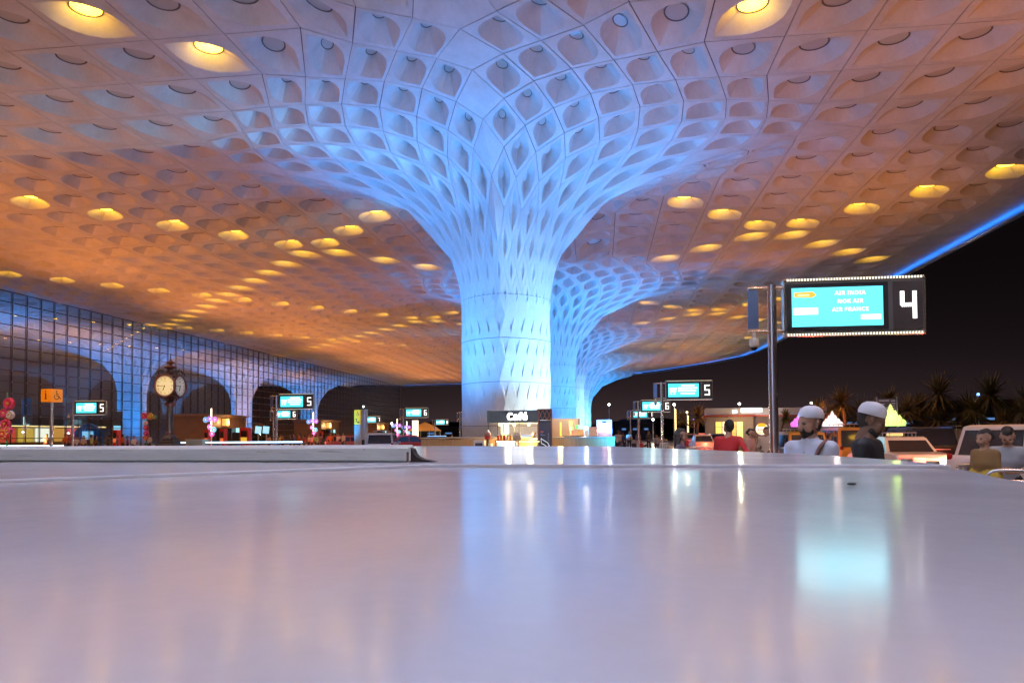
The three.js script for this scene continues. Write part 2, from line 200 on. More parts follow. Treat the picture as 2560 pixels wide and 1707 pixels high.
// ================================================================ the flared columns
const DEP = [.6, .62, .62, .6, .58, .55, .5, .42, .28, .15, .08, .06], LNS = [.14, .14, .14, .14, .13, .13, .12, .12, .1, .09, .08, .08], MRG = [.085, .085, .09, .095, .105, .115, .125, .14, .17, .22, .28, .31];
function buildColumn(root, k, merged, detail) {
  const R = (l, q) => ringPoint(l, q), bag = [], rims = [], lens = [];
  for (let l = 0; l <= 11; l++) for (let q = l % 2; q < 48; q += 2) {
    const a = R(l, q), b = R(l + 1, q + 1), c = R(l + 2, q), d = R(l + 1, q - 1), axis = q % 12 === 0; if (k && k(a, b, c, d)) continue;
    const n = b.clone().sub(d).cross(c.clone().sub(a)).normalize(), mid = a.clone().add(c).multiplyScalar(.5); const flatDir = V(-mid.x, 0, -mid.z).normalize(); if (n.y < 0 || n.dot(V(flatDir.x, .4, flatDir.z)) < 0) { if (n.dot(V(flatDir.x, .4, flatDir.z)) < 0) n.negate(); }
    const size = b.distanceTo(d), t = l / 11, g = coffer(a, b, c, d, { lift: n, blank: axis && l < 9, depth: DEP[l], lens: LNS[l], margin: MRG[l], seg: detail ? 4 : 2, gap: lerp(.016, .010, t), lip: .05, round: lerp(.56, .4, t), lensPart: axis && l < 9 || l > 5 || !detail ? null : { lit: false } });
    if (merged) { bag.push(g.shell); if (g.rim) rims.push(g.rim); } else { const p = part(axis && l < 9 ? 'blank_panel' : 'funnel_panel', g.shell, mat.shell, root); if (g.rim) { part('lens_rim', g.rim, mat.rim, p); part('lens', g.lens, mat.lensOff, p); } }
  }
  if (merged) { part('funnel_shell', bag, mat.shell, root); }
  // shaft: interlocking diamonds pressed a few centimetres into the drum, in drums of two levels
  const drum = (l0, l1) => { const pos = [], put = (...v) => v.forEach(p => pos.push(p.x, p.y, p.z));
    for (let l = l0; l < l1; l++) for (let q = (l % 2); q < 48; q += 2) { const a = R(l, q), b = R(Math.min(l + 1, 20), q + 1), d = R(Math.min(l + 1, 20), q - 1), y1 = -HH[l], y2 = -HH[l + 1], fade = Math.max(0, 1 - (l - 12) / 8);
      put(a, b, d);                                                   // plain triangle, point up
      const a2 = R(l, q + 2), inw = V(-b.x, 0, -b.z).normalize(), tm = a.clone().add(a2).multiplyScalar(.5), L1 = tm.clone().lerp(a, .62).lerp(b, .05), R1 = tm.clone().lerp(a2, .62).lerp(b, .05), tip = tm.clone().lerp(b, .82), pit = tm.clone().lerp(b, .6).addScaledVector(inw, .075 * fade + .012);
      put(a, a2, R1, a, R1, L1, a, L1, tip, a, tip, b, a2, b, tip, a2, tip, R1, L1, R1, pit, L1, pit, tip, R1, tip, pit); }
    const g = new THREE.BufferGeometry(); g.setAttribute('position', new THREE.Float32BufferAttribute(pos, 3)); const uv = []; for (let i = 0; i < pos.length; i += 3) uv.push(Math.atan2(pos[i], pos[i + 2]) * .9, pos[i + 1] * .4); g.setAttribute('uv', new THREE.Float32BufferAttribute(uv, 2)); g.computeVertexNormals(); return toCreasedNormals(g, .27); };
  for (const [l0, l1] of [[12, 14], [14, 16], [16, 18], [18, 20]]) { const o = part('shaft_drum', drum(l0, l1), mat.shell, root); }
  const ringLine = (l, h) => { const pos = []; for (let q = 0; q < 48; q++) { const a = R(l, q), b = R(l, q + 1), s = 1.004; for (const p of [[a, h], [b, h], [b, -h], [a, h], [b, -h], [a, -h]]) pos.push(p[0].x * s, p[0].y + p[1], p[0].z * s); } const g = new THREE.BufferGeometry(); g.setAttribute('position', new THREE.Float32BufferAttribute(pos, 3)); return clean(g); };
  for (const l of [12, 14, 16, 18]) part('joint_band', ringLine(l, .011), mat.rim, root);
  part('plinth', [(() => { const pos = []; for (let q = 0; q < 48; q++) { const a = R(20, q), b = R(20, q + 1), y0 = -(TOP - .01); for (const p of [[a, a.y], [b, b.y], [b, y0], [a, a.y], [b, y0], [a, y0]]) pos.push(p[0].x, p[1], p[0].z); } const g = new THREE.BufferGeometry(); g.setAttribute('position', new THREE.Float32BufferAttribute(pos, 3)); return clean(g); })()], mat.shell, root);
}
const colLabel = ['flared white column rising from the cafe counter', 'blue-lit flared column just behind the cafe column', 'flared column third along the open row, behind two nearer ones', 'flared column fourth along the open row', 'last flared column of the open row at the rounded roof corner'];
const columns = [];
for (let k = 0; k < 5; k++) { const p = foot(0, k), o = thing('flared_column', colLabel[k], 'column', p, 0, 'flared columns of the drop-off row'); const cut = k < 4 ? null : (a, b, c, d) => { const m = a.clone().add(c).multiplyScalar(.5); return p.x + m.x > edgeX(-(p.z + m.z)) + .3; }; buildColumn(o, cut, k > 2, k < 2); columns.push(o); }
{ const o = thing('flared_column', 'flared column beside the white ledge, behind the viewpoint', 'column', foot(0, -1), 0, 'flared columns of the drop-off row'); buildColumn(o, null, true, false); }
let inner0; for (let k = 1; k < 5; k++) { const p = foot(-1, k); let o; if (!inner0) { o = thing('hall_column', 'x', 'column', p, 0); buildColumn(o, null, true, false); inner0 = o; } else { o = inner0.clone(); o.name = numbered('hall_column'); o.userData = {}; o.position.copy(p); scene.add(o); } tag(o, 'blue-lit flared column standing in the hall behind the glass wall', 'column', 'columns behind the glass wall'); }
// floodlights that wash each column: blue on the terminal side, paler on the road side
function flood(p, aim, color, power, label, em, angle = 1.05) { const o = thing('floodlight', label, 'floodlight', p, Math.atan2(aim.x - p.x, aim.z - p.z), 'floodlights washing the columns'); part('stand', [cyl(.09, .07, .04, 0, 0, 0, 12), cyl(.025, .025, p.h || .34, 0, .03, 0, 8)], mat.dark, o); const y = .42, tilt = -Math.atan2(aim.y - p.y - y, Math.hypot(aim.x - p.x, aim.z - p.z)); const head = part('housing', turned(bx(.42, .34, .16, 0, 0, -.02, .03), 'x', tilt).translate(0, y, 0), mat.dark, o); part('lamp_glass', turned(bx(.36, .28, .01, 0, 0, .066), 'x', tilt).translate(0, y, 0), em, head); const dir = aim.clone().sub(p).normalize(); spot(p.clone().add(V(0, y, 0)).addScaledVector(dir, .12), aim, color, power, angle, 1, 8); }
const emW = glow(1, .5, .15, 1.2), emB = glow(.05, .35, 1, 1.2), emP = glow(.7, .92, 1, 1.2);
for (let m = 0; m >= -1; m--) for (let k = m ? 1 : -1; k < 5; k++) {
  const c = foot(m, k), G = (dx, dz) => V(c.x + dx, .05, c.z + dz), aim = (dx, dz, y) => V(c.x + dx, y, c.z + dz), pal = [10, 1, .12, .9, .8, .5][k + 1], blu = [1.5, 1.1, 1.5, 1.0, 1.1, 1.3][k + 1] * (m ? 1.25 : 1), name = m ? 'behind the glass wall' : ['around the column by the white ledge', 'around the cafe column', 'around the second column', 'around the third column', 'around the fourth column', 'around the last column'][k + 1];
  flood(G(-7.5, 5.5), aim(-2.5, 1, 10.5), BLUEC, BLUE * blu, 'blue floodlight on the floor ' + name, emB, .85);
  flood(G(-6, -7), aim(-2.5, -2, 10.5), BLUEC, BLUE * blu, 'blue floodlight on the floor ' + name, emB, .85);
  flood(G(6, -7), aim(2.5, -2, 10.5), BLUEC, BLUE * blu * .5, 'blue floodlight on the floor ' + name, emB, .8);
  if (!m && k >= 0) flood(G(9.5, 2.2), aim(.5, .8, 5.5), PALEC, PALE * pal, 'pale floodlight on the floor ' + name, emP, .5); if (!m && k >= 0) flood(G(8.5, 2.5), aim(4, 1.2, 11), C(.08, .38, 1), BLUE * .5 * blu, 'pale blue floodlight on the floor ' + name, emP, .7); else if (!m) flood(G(-6.4, -8), aim(1.5, -1, 11.5), C(.76, .76, 1), PALE * pal * 1.15, 'added unseen fill floodlight on the floor ' + name, emP, .85);  // last case: unseen flood added by the ledge to brighten its top
  if (!m && k >= 0) flood(G(-5.5, 7.6), aim(-.4, 1, 7), C(.12, .46, 1), BLUE * .5, 'pale blue floodlight on the floor ' + name, emP, .36);
  if (k < 0) flood(G(-9.5, -2.5), aim(.5, 6.5, 12), C(.72, .77, 1), PALE * pal * 2.9, 'added unseen fill floodlight on the floor ' + name, emP, .85);  // strong out-of-view flood, added to brighten the rim face of the ledge
  else flood(G(6.5, 6), aim(2, 1, 10), BLUEC, BLUE * blu * .8, 'blue floodlight on the floor ' + name, emB);
}
// warm floodlights that wash the ceiling from the terminal side and from the road side
for (let i = 0; i < 9; i++) { const Z = 14 + i * 19; flood(W(-46, Z, .05), W(-37, Z + 3, TOP), WASHC, WASH, 'warm floodlight on the floor near the glass wall', emW, .92); }
for (let i = 0; i < 6; i++) { const Z = 62 + i * 22; flood(W(-64, Z, .05), W(-76, Z + 3, TOP), C(1, .45, .16), WASH * 1.2, 'warm floodlight on the floor inside the glass hall', emW, .9); }
for (let i = 0; i < 8; i++) { const Z = 4 + i * 19; flood(W(19.5, Z, -.13), W(12, Z + 4, TOP), WASHC, WASH * .5, 'warm floodlight on the road side near the kerb', emW, .85); }
// ================================================================ ground
function sheet(x0, x1, z0, z1, y) { const g = quad(W(x0, z0, y), W(x1, z0, y), W(x1, z1, y), W(x0, z1, y)); const u = g.attributes.uv, p = g.attributes.position; for (let i = 0; i < u.count; i++) u.setXY(i, p.getX(i) * .5, p.getZ(i) * .5); return g; }
struct('ground', sheet(-500, 600, -200, 900, -.16), M(.09, .07, .055, .9));
struct('concourse_floor', [sheet(-112, 8.4, -40, 215, 0), quad(W(8.4, -40, 0), W(8.4, -40, -.15), W(8.4, 215, -.15), W(8.4, 215, 0))], mat.paveA);
struct('road', sheet(8.4, 23.4, -40, 400, -.14), mat.asphalt);
// ================================================================ the glass wall of the terminal
const PW = 1.786, PH = 1.09, WZ0 = 47.83, NP = 83;                  // panes from WZ0 along the wall
const wall = thing('glass_wall', 'tall glass curtain wall with a fine dark grid under the roof', 'glass wall', W(WALLX, 0, 0));
{
  const rows = 14, base = TOP - rows * PH, zOf = (i) => -(WZ0 + i * PW), paneG = bx(.012, PH - .05, PW - .05), far = [];
  for (let i = 0; i < NP; i++) for (let r = 0; r < rows; r++) {
    const z = zOf(i) - PW / 2, y = base + (r + .5) * PH, near = i >= 6 && i < 28;
    if (near && r > 0) { const o = new THREE.Mesh(paneG, mat.pane); o.name = 'pane'; o.position.set(0, y, z); o.castShadow = o.receiveShadow = true; wall.add(o); }
    else far.push(paneG.clone().translate(0, y, z));
  }
  part('far_panes', far, mat.pane, wall).userData.kind = 'stuff';
  const v = [], h = [], clamps = [];
  for (let i = 0; i <= NP; i++) { const heavy = i === 36 || i === NP; part('mullion', heavy ? bx(.16, TOP - .1, .16, -.1, (TOP - .1) / 2, zOf(i)) : [bx(.09, TOP - .1, .045, -.075, (TOP - .1) / 2, zOf(i) - .05), bx(.05, TOP - .1, .03, -.14, (TOP - .1) / 2, zOf(i) + .06)], heavy ? mat.bronzeRed : mat.frame, wall); }
  for (let r = 0; r <= rows; r++) part('transom', bx(.07, .075, NP * PW, .02, base + r * PH + (r === rows ? -.06 : 0), -(WZ0 + NP * PW / 2)), mat.frame, wall);
  const cg = cyl(.055, .055, .05, 0, 0, 0, 8).rotateZ(PI / 2);
  for (let i = 0; i <= NP; i++) for (let r = 1; r < rows; r++) clamps.push(cg.clone().translate(.055, base + r * PH, zOf(i)));
  part('clamps', clamps, mat.steelDull, wall).userData.kind = 'stuff';
  part('kick_plate', bx(.1, base - .06, NP * PW, -.02, (base - .06) / 2 , -(WZ0 + NP * PW / 2)), mat.brownWall, wall);
}
// the hall behind it
const hall = thing('hall_back_wall', 'dark panelled back wall of the hall behind the glass', 'wall', W(-103, 0, 0));
{ const bays = []; for (let i = 0; i < 30; i++) part('wall_panel', bx(.3, TOP - .2, 5.4, 0, TOP / 2 - .08, -(36 + i * 5.5)), M(.34 + .03 * rnd(), .29 + .025 * rnd(), .26 + .02 * rnd(), .7), hall); part('gallery', bx(3, .5, 165, 2.2, 5.2, -118), M(.2, .17, .15, .6), hall); }
part('end_wall', bx(46.4, TOP - .2, .3, 0, TOP / 2 - .08, 0), mat.brownWall, tagAt(thing('hall_end_wall', 'plain brown wall closing the far end of the glass hall', 'wall', W(-79.8, 197.4, 0))));
function tagAt(o) { return o; }
// ceiling trough lights washing the blue pylons; entrance lobbies: timber boxes standing out of the glass wall
function lobby(Z, w, label, lit) {
  const o = thing('entrance_lobby', label, 'entrance lobby', W(WALLX, Z), 0, 'entrance lobbies along the glass wall'), d = 5.2, h = 4.3;
  part('roof_slab', bx(d + .5, .32, w + .5, d / 2 + .2, h, 0, .03), mat.brownWall, o);
  for (const s of [-1, 1]) part('side_wall', bx(d, h - .16, .25, d / 2 + .1, (h - .16) / 2, s * (w / 2 - .12)), mat.brownWall, o);
  part('front_panel', bx(.2, 1.5, w - .5, d - .1, h - .92, 0), mat.tanDark, o);
  for (const s of [-1, 0, 1]) { const dr = part('door', bx(.06, 2.6, w / 3.6, d - .3, 1.32, s * w / 3.4), mat.pane, o); part('frame', [bx(.09, 2.6, .08, d - .3, 1.32, s * w / 3.4 - w / 7.2), bx(.09, 2.6, .08, d - .3, 1.32, s * w / 3.4 + w / 7.2), bx(.09, .1, w / 3.6, d - .3, 2.67, s * w / 3.4)], mat.frame, dr); }
  const dl = part('drum_lamp', cyl(.5, .5, .95, d + .15, h - 1.35, w * .12, 20), glow(1, .52, .12, 1.1, [.5, .3, .1]), o); point(W(WALLX + d + .9, Z - w * .12, h - .9), C(1, .6, .25), 25, 12);
  part('screen', bx(.05, .62, .9, d + .03, 2.35, -w * .26), glow(.45, .9, .95, 1.2), o);
  return o;
}
lobby(93, 9.5, 'brown timber entrance lobby beside the street clock'); lobby(130, 9, 'brown timber entrance lobby behind the number 6 gate sign'); lobby(163, 9, 'brown timber entrance lobby near the far end of the glass wall');
// lit shop fronts low behind the glass
{
  const cols = [[1, .62, .10], [1, .80, .35], [.9, .10, .05], [1, .62, .08], [.95, .9, .7], [1, .45, .08], [.9, .12, .06], [1, .72, .2]], names = ['yellow', 'cream', 'red', 'amber', 'white', 'orange', 'scarlet', 'golden'];
  for (let i = 0; i < 8; i++) { const Z = 63 + i * 2.35, o = thing('shop_front', names[i] + ' lit shop front low behind the glass wall', 'shop front', W(WALLX - 4.5, Z), 0, 'lit shop fronts in the hall'); part('back_wall', bx(.15, 2.6, 2.2, -1.2, 1.3, 0), mat.cream, o); part('light_panel', bx(.05, 1.5, 2.0, -.95, 1.75, 0), glow(...cols[i], i % 3 === 1 ? 1.6 : .85), o); part('counter', bx(.6, 1, 2.1, 0, .5, 0, .02), mat.tan, o); part('canopy', bx(1.7, .14, 2.3, -.3, 2.75, 0), mat.white, o); part('strip_light', bx(.06, .07, 2.25, .56, 2.68, 0), glow(1, .7, .25, 3), o); }
  for (const [px, Z, h, txt, lab] of [[65, 72, 5.9, 'L', 'tall grey pylon with a glowing letter L behind the glass'], [292, 80, 4.6, '', 'tall grey pylon with a bright screen behind the glass']]) { const p = at(px, 1080, Z); const o = thing('hall_pylon', lab, 'pylon', V(p.x, 0, p.z), .55); part('shaft', bx(1.0, h, .3, 0, h / 2, 0, .02), M(.3, .26, .24, .6), o); if (txt) part('letter_light', [bx(.12, .95, .05, -.22, h - 2.6, .17), bx(.55, .12, .05, .0, h - 3.02, .17)], glow(.7, 1, .95, 2), o); else part('screen', bx(.75, .5, .04, 0, 2.6, .17), glow(.35, .8, 1, 1.3), o); }
  const p = at(225, 1080, 76), o = thing('blue_booth', 'bright blue booth with a rounded top behind the glass', 'booth', V(p.x, 0, p.z), .5); part('body', new THREE.ExtrudeGeometry(new THREE.Shape([...Array(13)].map((_, i) => new THREE.Vector2(-1.3 + 2.6 * i / 12, 2.1 + .9 * Math.sin(PI * i / 12))).concat([new THREE.Vector2(1.3, 0), new THREE.Vector2(-1.3, 0)])), { depth: 1.6, bevelEnabled: true, bevelSize: .04, bevelThickness: .04, bevelSegments: 2 }), M(.03, .2, .75, .4), o); part('sign_light', bx(1.1, .9, .05, 0, 1.7, 1.68), glow(.3, .7, 1, 1.2), o);
}
// ================================================================ the white ledge in front of the lens
{
  const dirt = canvasTex(1024, 256, (x, w, h) => { x.fillStyle = '#ecebe6'; x.fillRect(0, 0, w, h); let s = 3; const r = () => { s = (s * 16807) % 2147483647; return s / 2147483647; };
    for (let i = 0; i < 900; i++) { x.fillStyle = `rgba(${150 + 60 * r()},${145 + 60 * r()},${130 + 50 * r()},${.03 + .08 * r()})`; x.beginPath(); x.ellipse(r() * w, r() * h, 2 + r() * 26, 1 + r() * 7, r() * .4, 0, 7); x.fill(); }
    for (let i = 0; i < 70; i++) { x.fillStyle = `rgba(${90 + 40 * r()},${75 + 40 * r()},${60 + 30 * r()},${.1 + .3 * r()})`; x.beginPath(); x.ellipse(r() * w, (r() < .6 ? r() * 30 : r() * h), 1 + r() * 12, .6 + r() * 2.4, r() * .5, 0, 7); x.fill(); }
    for (const [a, b, q] of [[.27, .35, 9], [.74, .12, 8], [.78, .2, 5], [.86, .1, 13], [.9, .5, 6]]) { x.fillStyle = 'rgba(95,88,72,.45)'; x.beginPath(); x.ellipse(a * w, b * h, q * 2, q * .5, .2, 0, 7); x.fill(); } });
  const gloss = noiseTex(512, [[5, 1], [13, .7], [60, .5], [200, .4]], grey(.13), grey(.20)); gloss.repeat.set(.9, .9);
  const tone = noiseTex(512, [[4, 1], [9, .8], [40, .5], [190, .5]], [.90, .90, .905], [.97, .965, .97], true); tone.repeat.set(.6, .6);
  const lac = new THREE.MeshPhysicalMaterial({ color: C(.80, .79, .80), map: tone, roughness: 1, roughnessMap: gloss, ior: 1.36, clearcoat: .05, clearcoatRoughness: .06, side: THREE.DoubleSide });
  const edgeM = M(.72, .73, .71, .55, 0, { map: dirt }), rust = M(.085, .035, .022, .85, 0, { map: blotch, bumpMap: fine, bumpScale: .004 }), rustPale = M(.26, .15, .09, .85, 0, { map: blotch });
  const S = EYE - .1, P = (px, py, y = S) => { const d = ray(px, py), t = (y - EYE) / d.y; return V(d.x * t, y, d.z * t); };
  const o = thing('white_ledge', 'glossy white ledge with a raised rim and a rusty chipped end in the foreground', 'ledge', V(0, 0, 0));
  const slab = (pts, y, t, bevel = .012) => { const s = new THREE.Shape(pts.map(p => new THREE.Vector2(p.x, -p.z))); const g = new THREE.ExtrudeGeometry(s, { depth: t, bevelEnabled: true, bevelSize: bevel, bevelThickness: bevel, bevelSegments: 3, curveSegments: 8 }); g.rotateX(-PI / 2).translate(0, y - t - bevel, 0); const u = g.attributes.uv, q = g.attributes.position; for (let i = 0; i < u.count; i++) u.setXY(i, q.getX(i), q.getZ(i)); return g; };
  const curve = [[2560, 1204], [2394, 1173], [2209, 1156], [1937, 1139], [1535, 1122], [1250, 1121], [900, 1121], [500, 1124], [-200, 1127]].map(p => P(p[0], p[1]));
  const rightOf = V(1.02, S, -.05);
  const seamA = P(-300, 1219), seamB = P(1067, 1168), seamC = P(2120, 1170), seamD = P(2394, 1178);
  const c0 = new THREE.CatmullRomCurve3([V(.86, S, .3), V(.92, S, -.6), ...curve.slice(0, 5)]).getPoints(40);
  // near slab
  const iN = c0.findIndex(p => p.z < seamC.z); const nearEdge = c0.slice(0, iN);
  part('near_slab', slab([V(-2.6, S, .3), V(.86, S, .3), ...nearEdge.slice(1), seamC, seamB, seamA, V(-2.6, S, seamA.z)], S, .05, .006), lac, o);
  const back = [...c0.slice(iN), P(1250, 1121), P(900, 1121), P(500, 1124), P(-200, 1127)];
  const sh = (p, d) => V(p.x, p.y, p.z - d);
  const fg = slab([sh(seamA, .02), sh(seamB, .02), sh(seamC, .02), ...back], S, .05, .006); fg.rotateX(.0025).translate(0, .0045, 0);
  part('far_slab', fg, lac, o);
  part('plinth_wall', [bx(1.5, S - .07, .3, -.55, (S - .07) / 2 , -1.0), bx(1.5, S - .07, .3, -.55, (S - .07) / 2, -2.6)], M(.3, .29, .28, .7), o);
  // raised rim on the left
  const a = P(-250, 1161), b = P(1024, 1163), hgt = .051, out = (p, Z) => p.clone().multiplyScalar(1).set(p.x * Z / -p.z, p.y, -Z), bb = out(b, 3.15).add(V(.012, 0, 0)), aa = out(a, 3.15);
  const rim = slab([a, b, bb, aa], S + .006 + hgt, hgt - .016, .004); { const u = rim.attributes.uv, q = rim.attributes.position, n = rim.attributes.normal, len = b.x - a.x; for (let i = 0; i < u.count; i++) u.setXY(i, (q.getX(i) - a.x) / len, n.getY(i) > .5 ? .5 - q.getZ(i) * .1 : (q.getY(i) - S) / hgt); }
  part('raised_rim', rim, edgeM, o);
  { const q = (p, d) => p.clone().add(V(0, 0, -d)); part('rim_foot', slab([q(a, .03), q(b, .03).add(V(-.02, 0, 0)), bb.clone().add(V(-.03, 0, .02)), aa], S + .0135, .007, .0002), edgeM, o); }
  const chip = prism([[-.004, hgt * .98], [.006, hgt * .9], [.012, hgt * .62], [.022, hgt * .4], [.04, hgt * .24], [.07, hgt * .12], [.105, 0], [-.01, 0]], .05, .002).translate(b.x, S + .006, b.z - .052);
  part('rusty_end', chip, rust, o);
  part('rust_stain', bx(.008, hgt * .7, .004, b.x - .006, S + .004 + hgt * .45, b.z + .0035, .002), rustPale, o);
  // grit lying on the ledge
  for (const [px, py, r, lab] of [[1074, 1125, .006, 'dark speck of grit by the rusty end of the white ledge'], [2130, 1212, .005, 'small dark speck lying on the bare right of the white ledge']]) { const p = P(px, py, S + .003), g = ball(r, 0, 0, 0, 8).scale(1.7, .6, 1); tag(part('grit', g.translate(p.x, p.y + r * .4, p.z), mat.dark), lab, 'grit'); }
}
// ================================================================ gate signs
const SEG = { 4: 'bfgc', 5: 'afgcd', 6: 'afgcde', 7: 'abc', 8: 'abcdefg' };
const screens = {
  big: canvasTex(512, 256, (x, w, h) => { x.fillStyle = '#58dcec'; x.fillRect(0, 0, w, h); x.filter = 'none'; x.fillStyle = '#eefcff'; x.font = 'bold 36px sans-serif'; x.textAlign = 'center'; x.fillText('AIR INDIA', 330, 52); x.fillText('NOK AIR', 330, 106); x.fillText('AIR FRANCE', 330, 160); x.font = 'bold 25px sans-serif'; x.fillStyle = '#ffffff'; x.fillRect(388, 184, 112, 32); x.fillRect(8, 132, 140, 44); x.fillStyle = '#e89a32'; x.beginPath(); x.moveTo(14, 30); x.lineTo(120, 26); x.lineTo(140, 48); x.lineTo(118, 64); x.lineTo(14, 60); x.fill(); x.fillStyle = '#f6d9a2'; x.fillRect(34, 42, 66, 9); }),
  small: canvasTex(256, 128, (x, w, h) => { x.fillStyle = '#45cfdf'; x.fillRect(0, 0, w, h); x.fillStyle = '#f2feff'; for (const [a, b, c, d] of [[110, 12, 110, 14], [84, 36, 160, 15], [84, 62, 150, 14], [104, 88, 120, 13], [8, 40, 64, 20], [8, 68, 60, 12]]) x.fillRect(a, b, c, d); x.fillStyle = '#ff8f7a'; x.fillRect(10, 92, 20, 10); x.fillRect(40, 92, 22, 10); }),
};
const scrM = { big: new THREE.MeshStandardMaterial({ color: C(.02, .02, .02), emissive: C(1, 1, 1), emissiveMap: screens.big, emissiveIntensity: 2.1, roughness: .3 }), small: new THREE.MeshStandardMaterial({ color: C(.02, .02, .02), emissive: C(1, 1, 1), emissiveMap: screens.small, emissiveIntensity: 2.0, roughness: .3 }) };
const ledM = glow(1, 1, .95, 2.6), meshM = M(.075, .055, .048, .6, .3), trimM = M(.60, .50, .38, .25, .9), trimGlow = glow(1, .86, .55, .9, [.4, .3, .2]), trimGlowW = glow(.95, 1, .9, .9, [.4, .4, .4]);
function gateSign(x, Z, n, label, o = {}) {
  const { big = false, side = 1, turn = 0, pole = true, y0 = 3.3, lit = true } = o; const w = 2.42, h = .98, t = thing('gate_sign', label, 'gate sign', V(x, 0, -Z), turn, big ? undefined : 'gate signs along the drop-off'), s = side, y = y0 + h / 2, cx = s * (.2 + w / 2), det = big;
  part('pole', [cyl(.085, .078, y0 + h - .05, 0, 0, 0, 24), cyl(.13, .13, .04, 0, 0, 0, 24)], mat.steel, t);
  for (const yy of [y0 + .08, y0 + h - .1]) part('arm', rod(V(-s * .42, yy, -.02), V(s * .26, yy, -.02), .032, 10), trimM, t);
  part('back_panel', bx(.19, h - .26, .03, -s * .34, y, 0), M(.18, .25, .4, .3, .6), t);
  part('cabinet', bx(w, h, .16, cx, y, -.02, .012), M(.2, .18, .17, .4, .7), t);
  const bez = part('bezel', bx(1.76, h - .12, .03, cx - s * .29, y, .072), mat.black, t);
  const sm = part('screen', new THREE.PlaneGeometry(1.58, h - .27).translate(cx - s * .29, y, .089), big ? scrM.big : scrM.small, bez);
  const num = part('number_board', bx(.5, h - .12, .03, cx + s * .93, y, .07), meshM, t);
  if (det) { const holes = []; for (let i = 0; i < 19; i++) for (let j = 0; j < 32; j++) holes.push(bx(.012, .012, .004, cx + .93 - .228 + i * .0253, y - .39 + j * .0252, .086)); part('dot_matrix', holes, mat.black, num).userData.kind = 'stuff'; }
  const nx = cx + s * .93, L = [], segs = SEG[n], sw = .15, sh = .18, th = .052;
  const bar = (x0, y0, x1, y1) => { if (det) { const hor = Math.abs(x1 - x0) > Math.abs(y1 - y0), n1 = hor ? 6 : 9; for (let i = 0; i <= n1; i++) for (let k = -1; k <= 1; k++) { const f = i / n1; L.push(bx(.021, .021, .006, lerp(x0, x1, f) + (hor ? 0 : k * .025), lerp(y0, y1, f) + (hor ? k * .025 : 0), .093)); } } else L.push(bx(Math.max(th, Math.abs(x1 - x0) + th), Math.max(th, Math.abs(y1 - y0) + th), .006, (x0 + x1) / 2, (y0 + y1) / 2, .09)); };
  const pos = { a: [-sw, 2 * sh, sw, 2 * sh], b: [sw, 2 * sh, sw, 0], c: [sw, 0, sw, -2 * sh], d: [-sw, -2 * sh, sw, -2 * sh], e: [-sw, 0, -sw, -2 * sh], f: [-sw, 2 * sh, -sw, 0], g: [-sw, 0, sw, 0] };
  const k = det ? .82 : .85; for (const c of segs) { const [a, b, d, e] = pos[c]; bar(nx + a * k * .85, y + b * k * .8, nx + d * k * .85, y + e * k * .8); } part('led_number', L, ledM, num);
  for (const [yy, m] of [[y0 + h + .012, trimGlow], [y0 - .012, trimGlowW]]) { const tr = part('edge_trim', bx(w + .02, .035, .2, cx, yy, 0, .01), trimM, t); if (det) { const d = []; for (let i = 0; i < 46; i++) for (const r of [-.012, .012]) d.push(bx(.03, .014, .004, cx - w / 2 + .06 + i * (w - .12) / 45, yy + r, .102)); part('led_dots', d, glow(1, .95, .75, 2.2), tr).userData.kind = 'stuff'; } else part('led_strip', bx(w - .1, .016, .01, cx, yy, .101), m, tr); }
  for (const sx of [cx - w / 2, cx + w / 2]) part('side_trim', bx(.025, h, .18, sx, y, 0), trimM, t);
  const cam = part('dome_camera', [cyl(.03, .03, .12, -s * .33, y0 - .06, 0, 10), lathe([[.07, .0], [.085, -.03], [.085, -.13], [.06, -.16], [0, -.165]], 16).translate(-s * .33, y0 - .05, 0)], M(.62, .55, .46, .4), t); part('dome', lathe([[.062, 0], [.055, -.035], [.03, -.06], [0, -.068]], 14).translate(-s * .33, y0 - .21, 0), mat.black, cam);
  if (lit) { const p = V(cx - s * .29, y, .16).applyAxisAngle(V(0, 1, 0), turn).add(t.position), q = V(cx - s * .29, y, 2).applyAxisAngle(V(0, 1, 0), turn).add(t.position); panelLight(p, q, C(.4, .9, 1), 1.5, 1.5, .7); }
  return t;
}
const gs = (px, Z, n, label, o) => gateSign(at(px, 1080, Z).x, Z, n, label, o);
gs(1936, 13.6, 4, 'gate 4 sign with a cyan airline screen on a polished steel pole', { big: true, turn: .0 });
gs(1656, 38.5, 5, 'gate 5 sign with a cyan screen over the crossing by the dark-haired woman'); gs(1597, 60, 6, 'gate sign half hidden by the pole of the road-side gate 5 sign'); gs(1577, 84, 7, 'small gate sign farthest along the road side', { lit: false });
gs(180, 47, 5, 'gate 5 sign beside the orange information cube', { y0: 3.1 }); gs(690, 45.5, 5, 'gate 5 sign standing in front of a smaller gate 6 sign'); gs(683, 72, 6, 'gate 6 sign tucked below the gate 5 sign'); gs(1008, 71, 6, 'gate 6 sign between the yellow help pillar and the cafe column', {});
gs(908, 100, 7, 'gate 7 sign beyond the yellow help pillar', { lit: false }); gs(1086, 125, 8, 'gate 8 sign farthest along the terminal', { lit: false }); gs(1150, 84, 7, 'gate sign half hidden by the left flank of the cafe column', { lit: false });
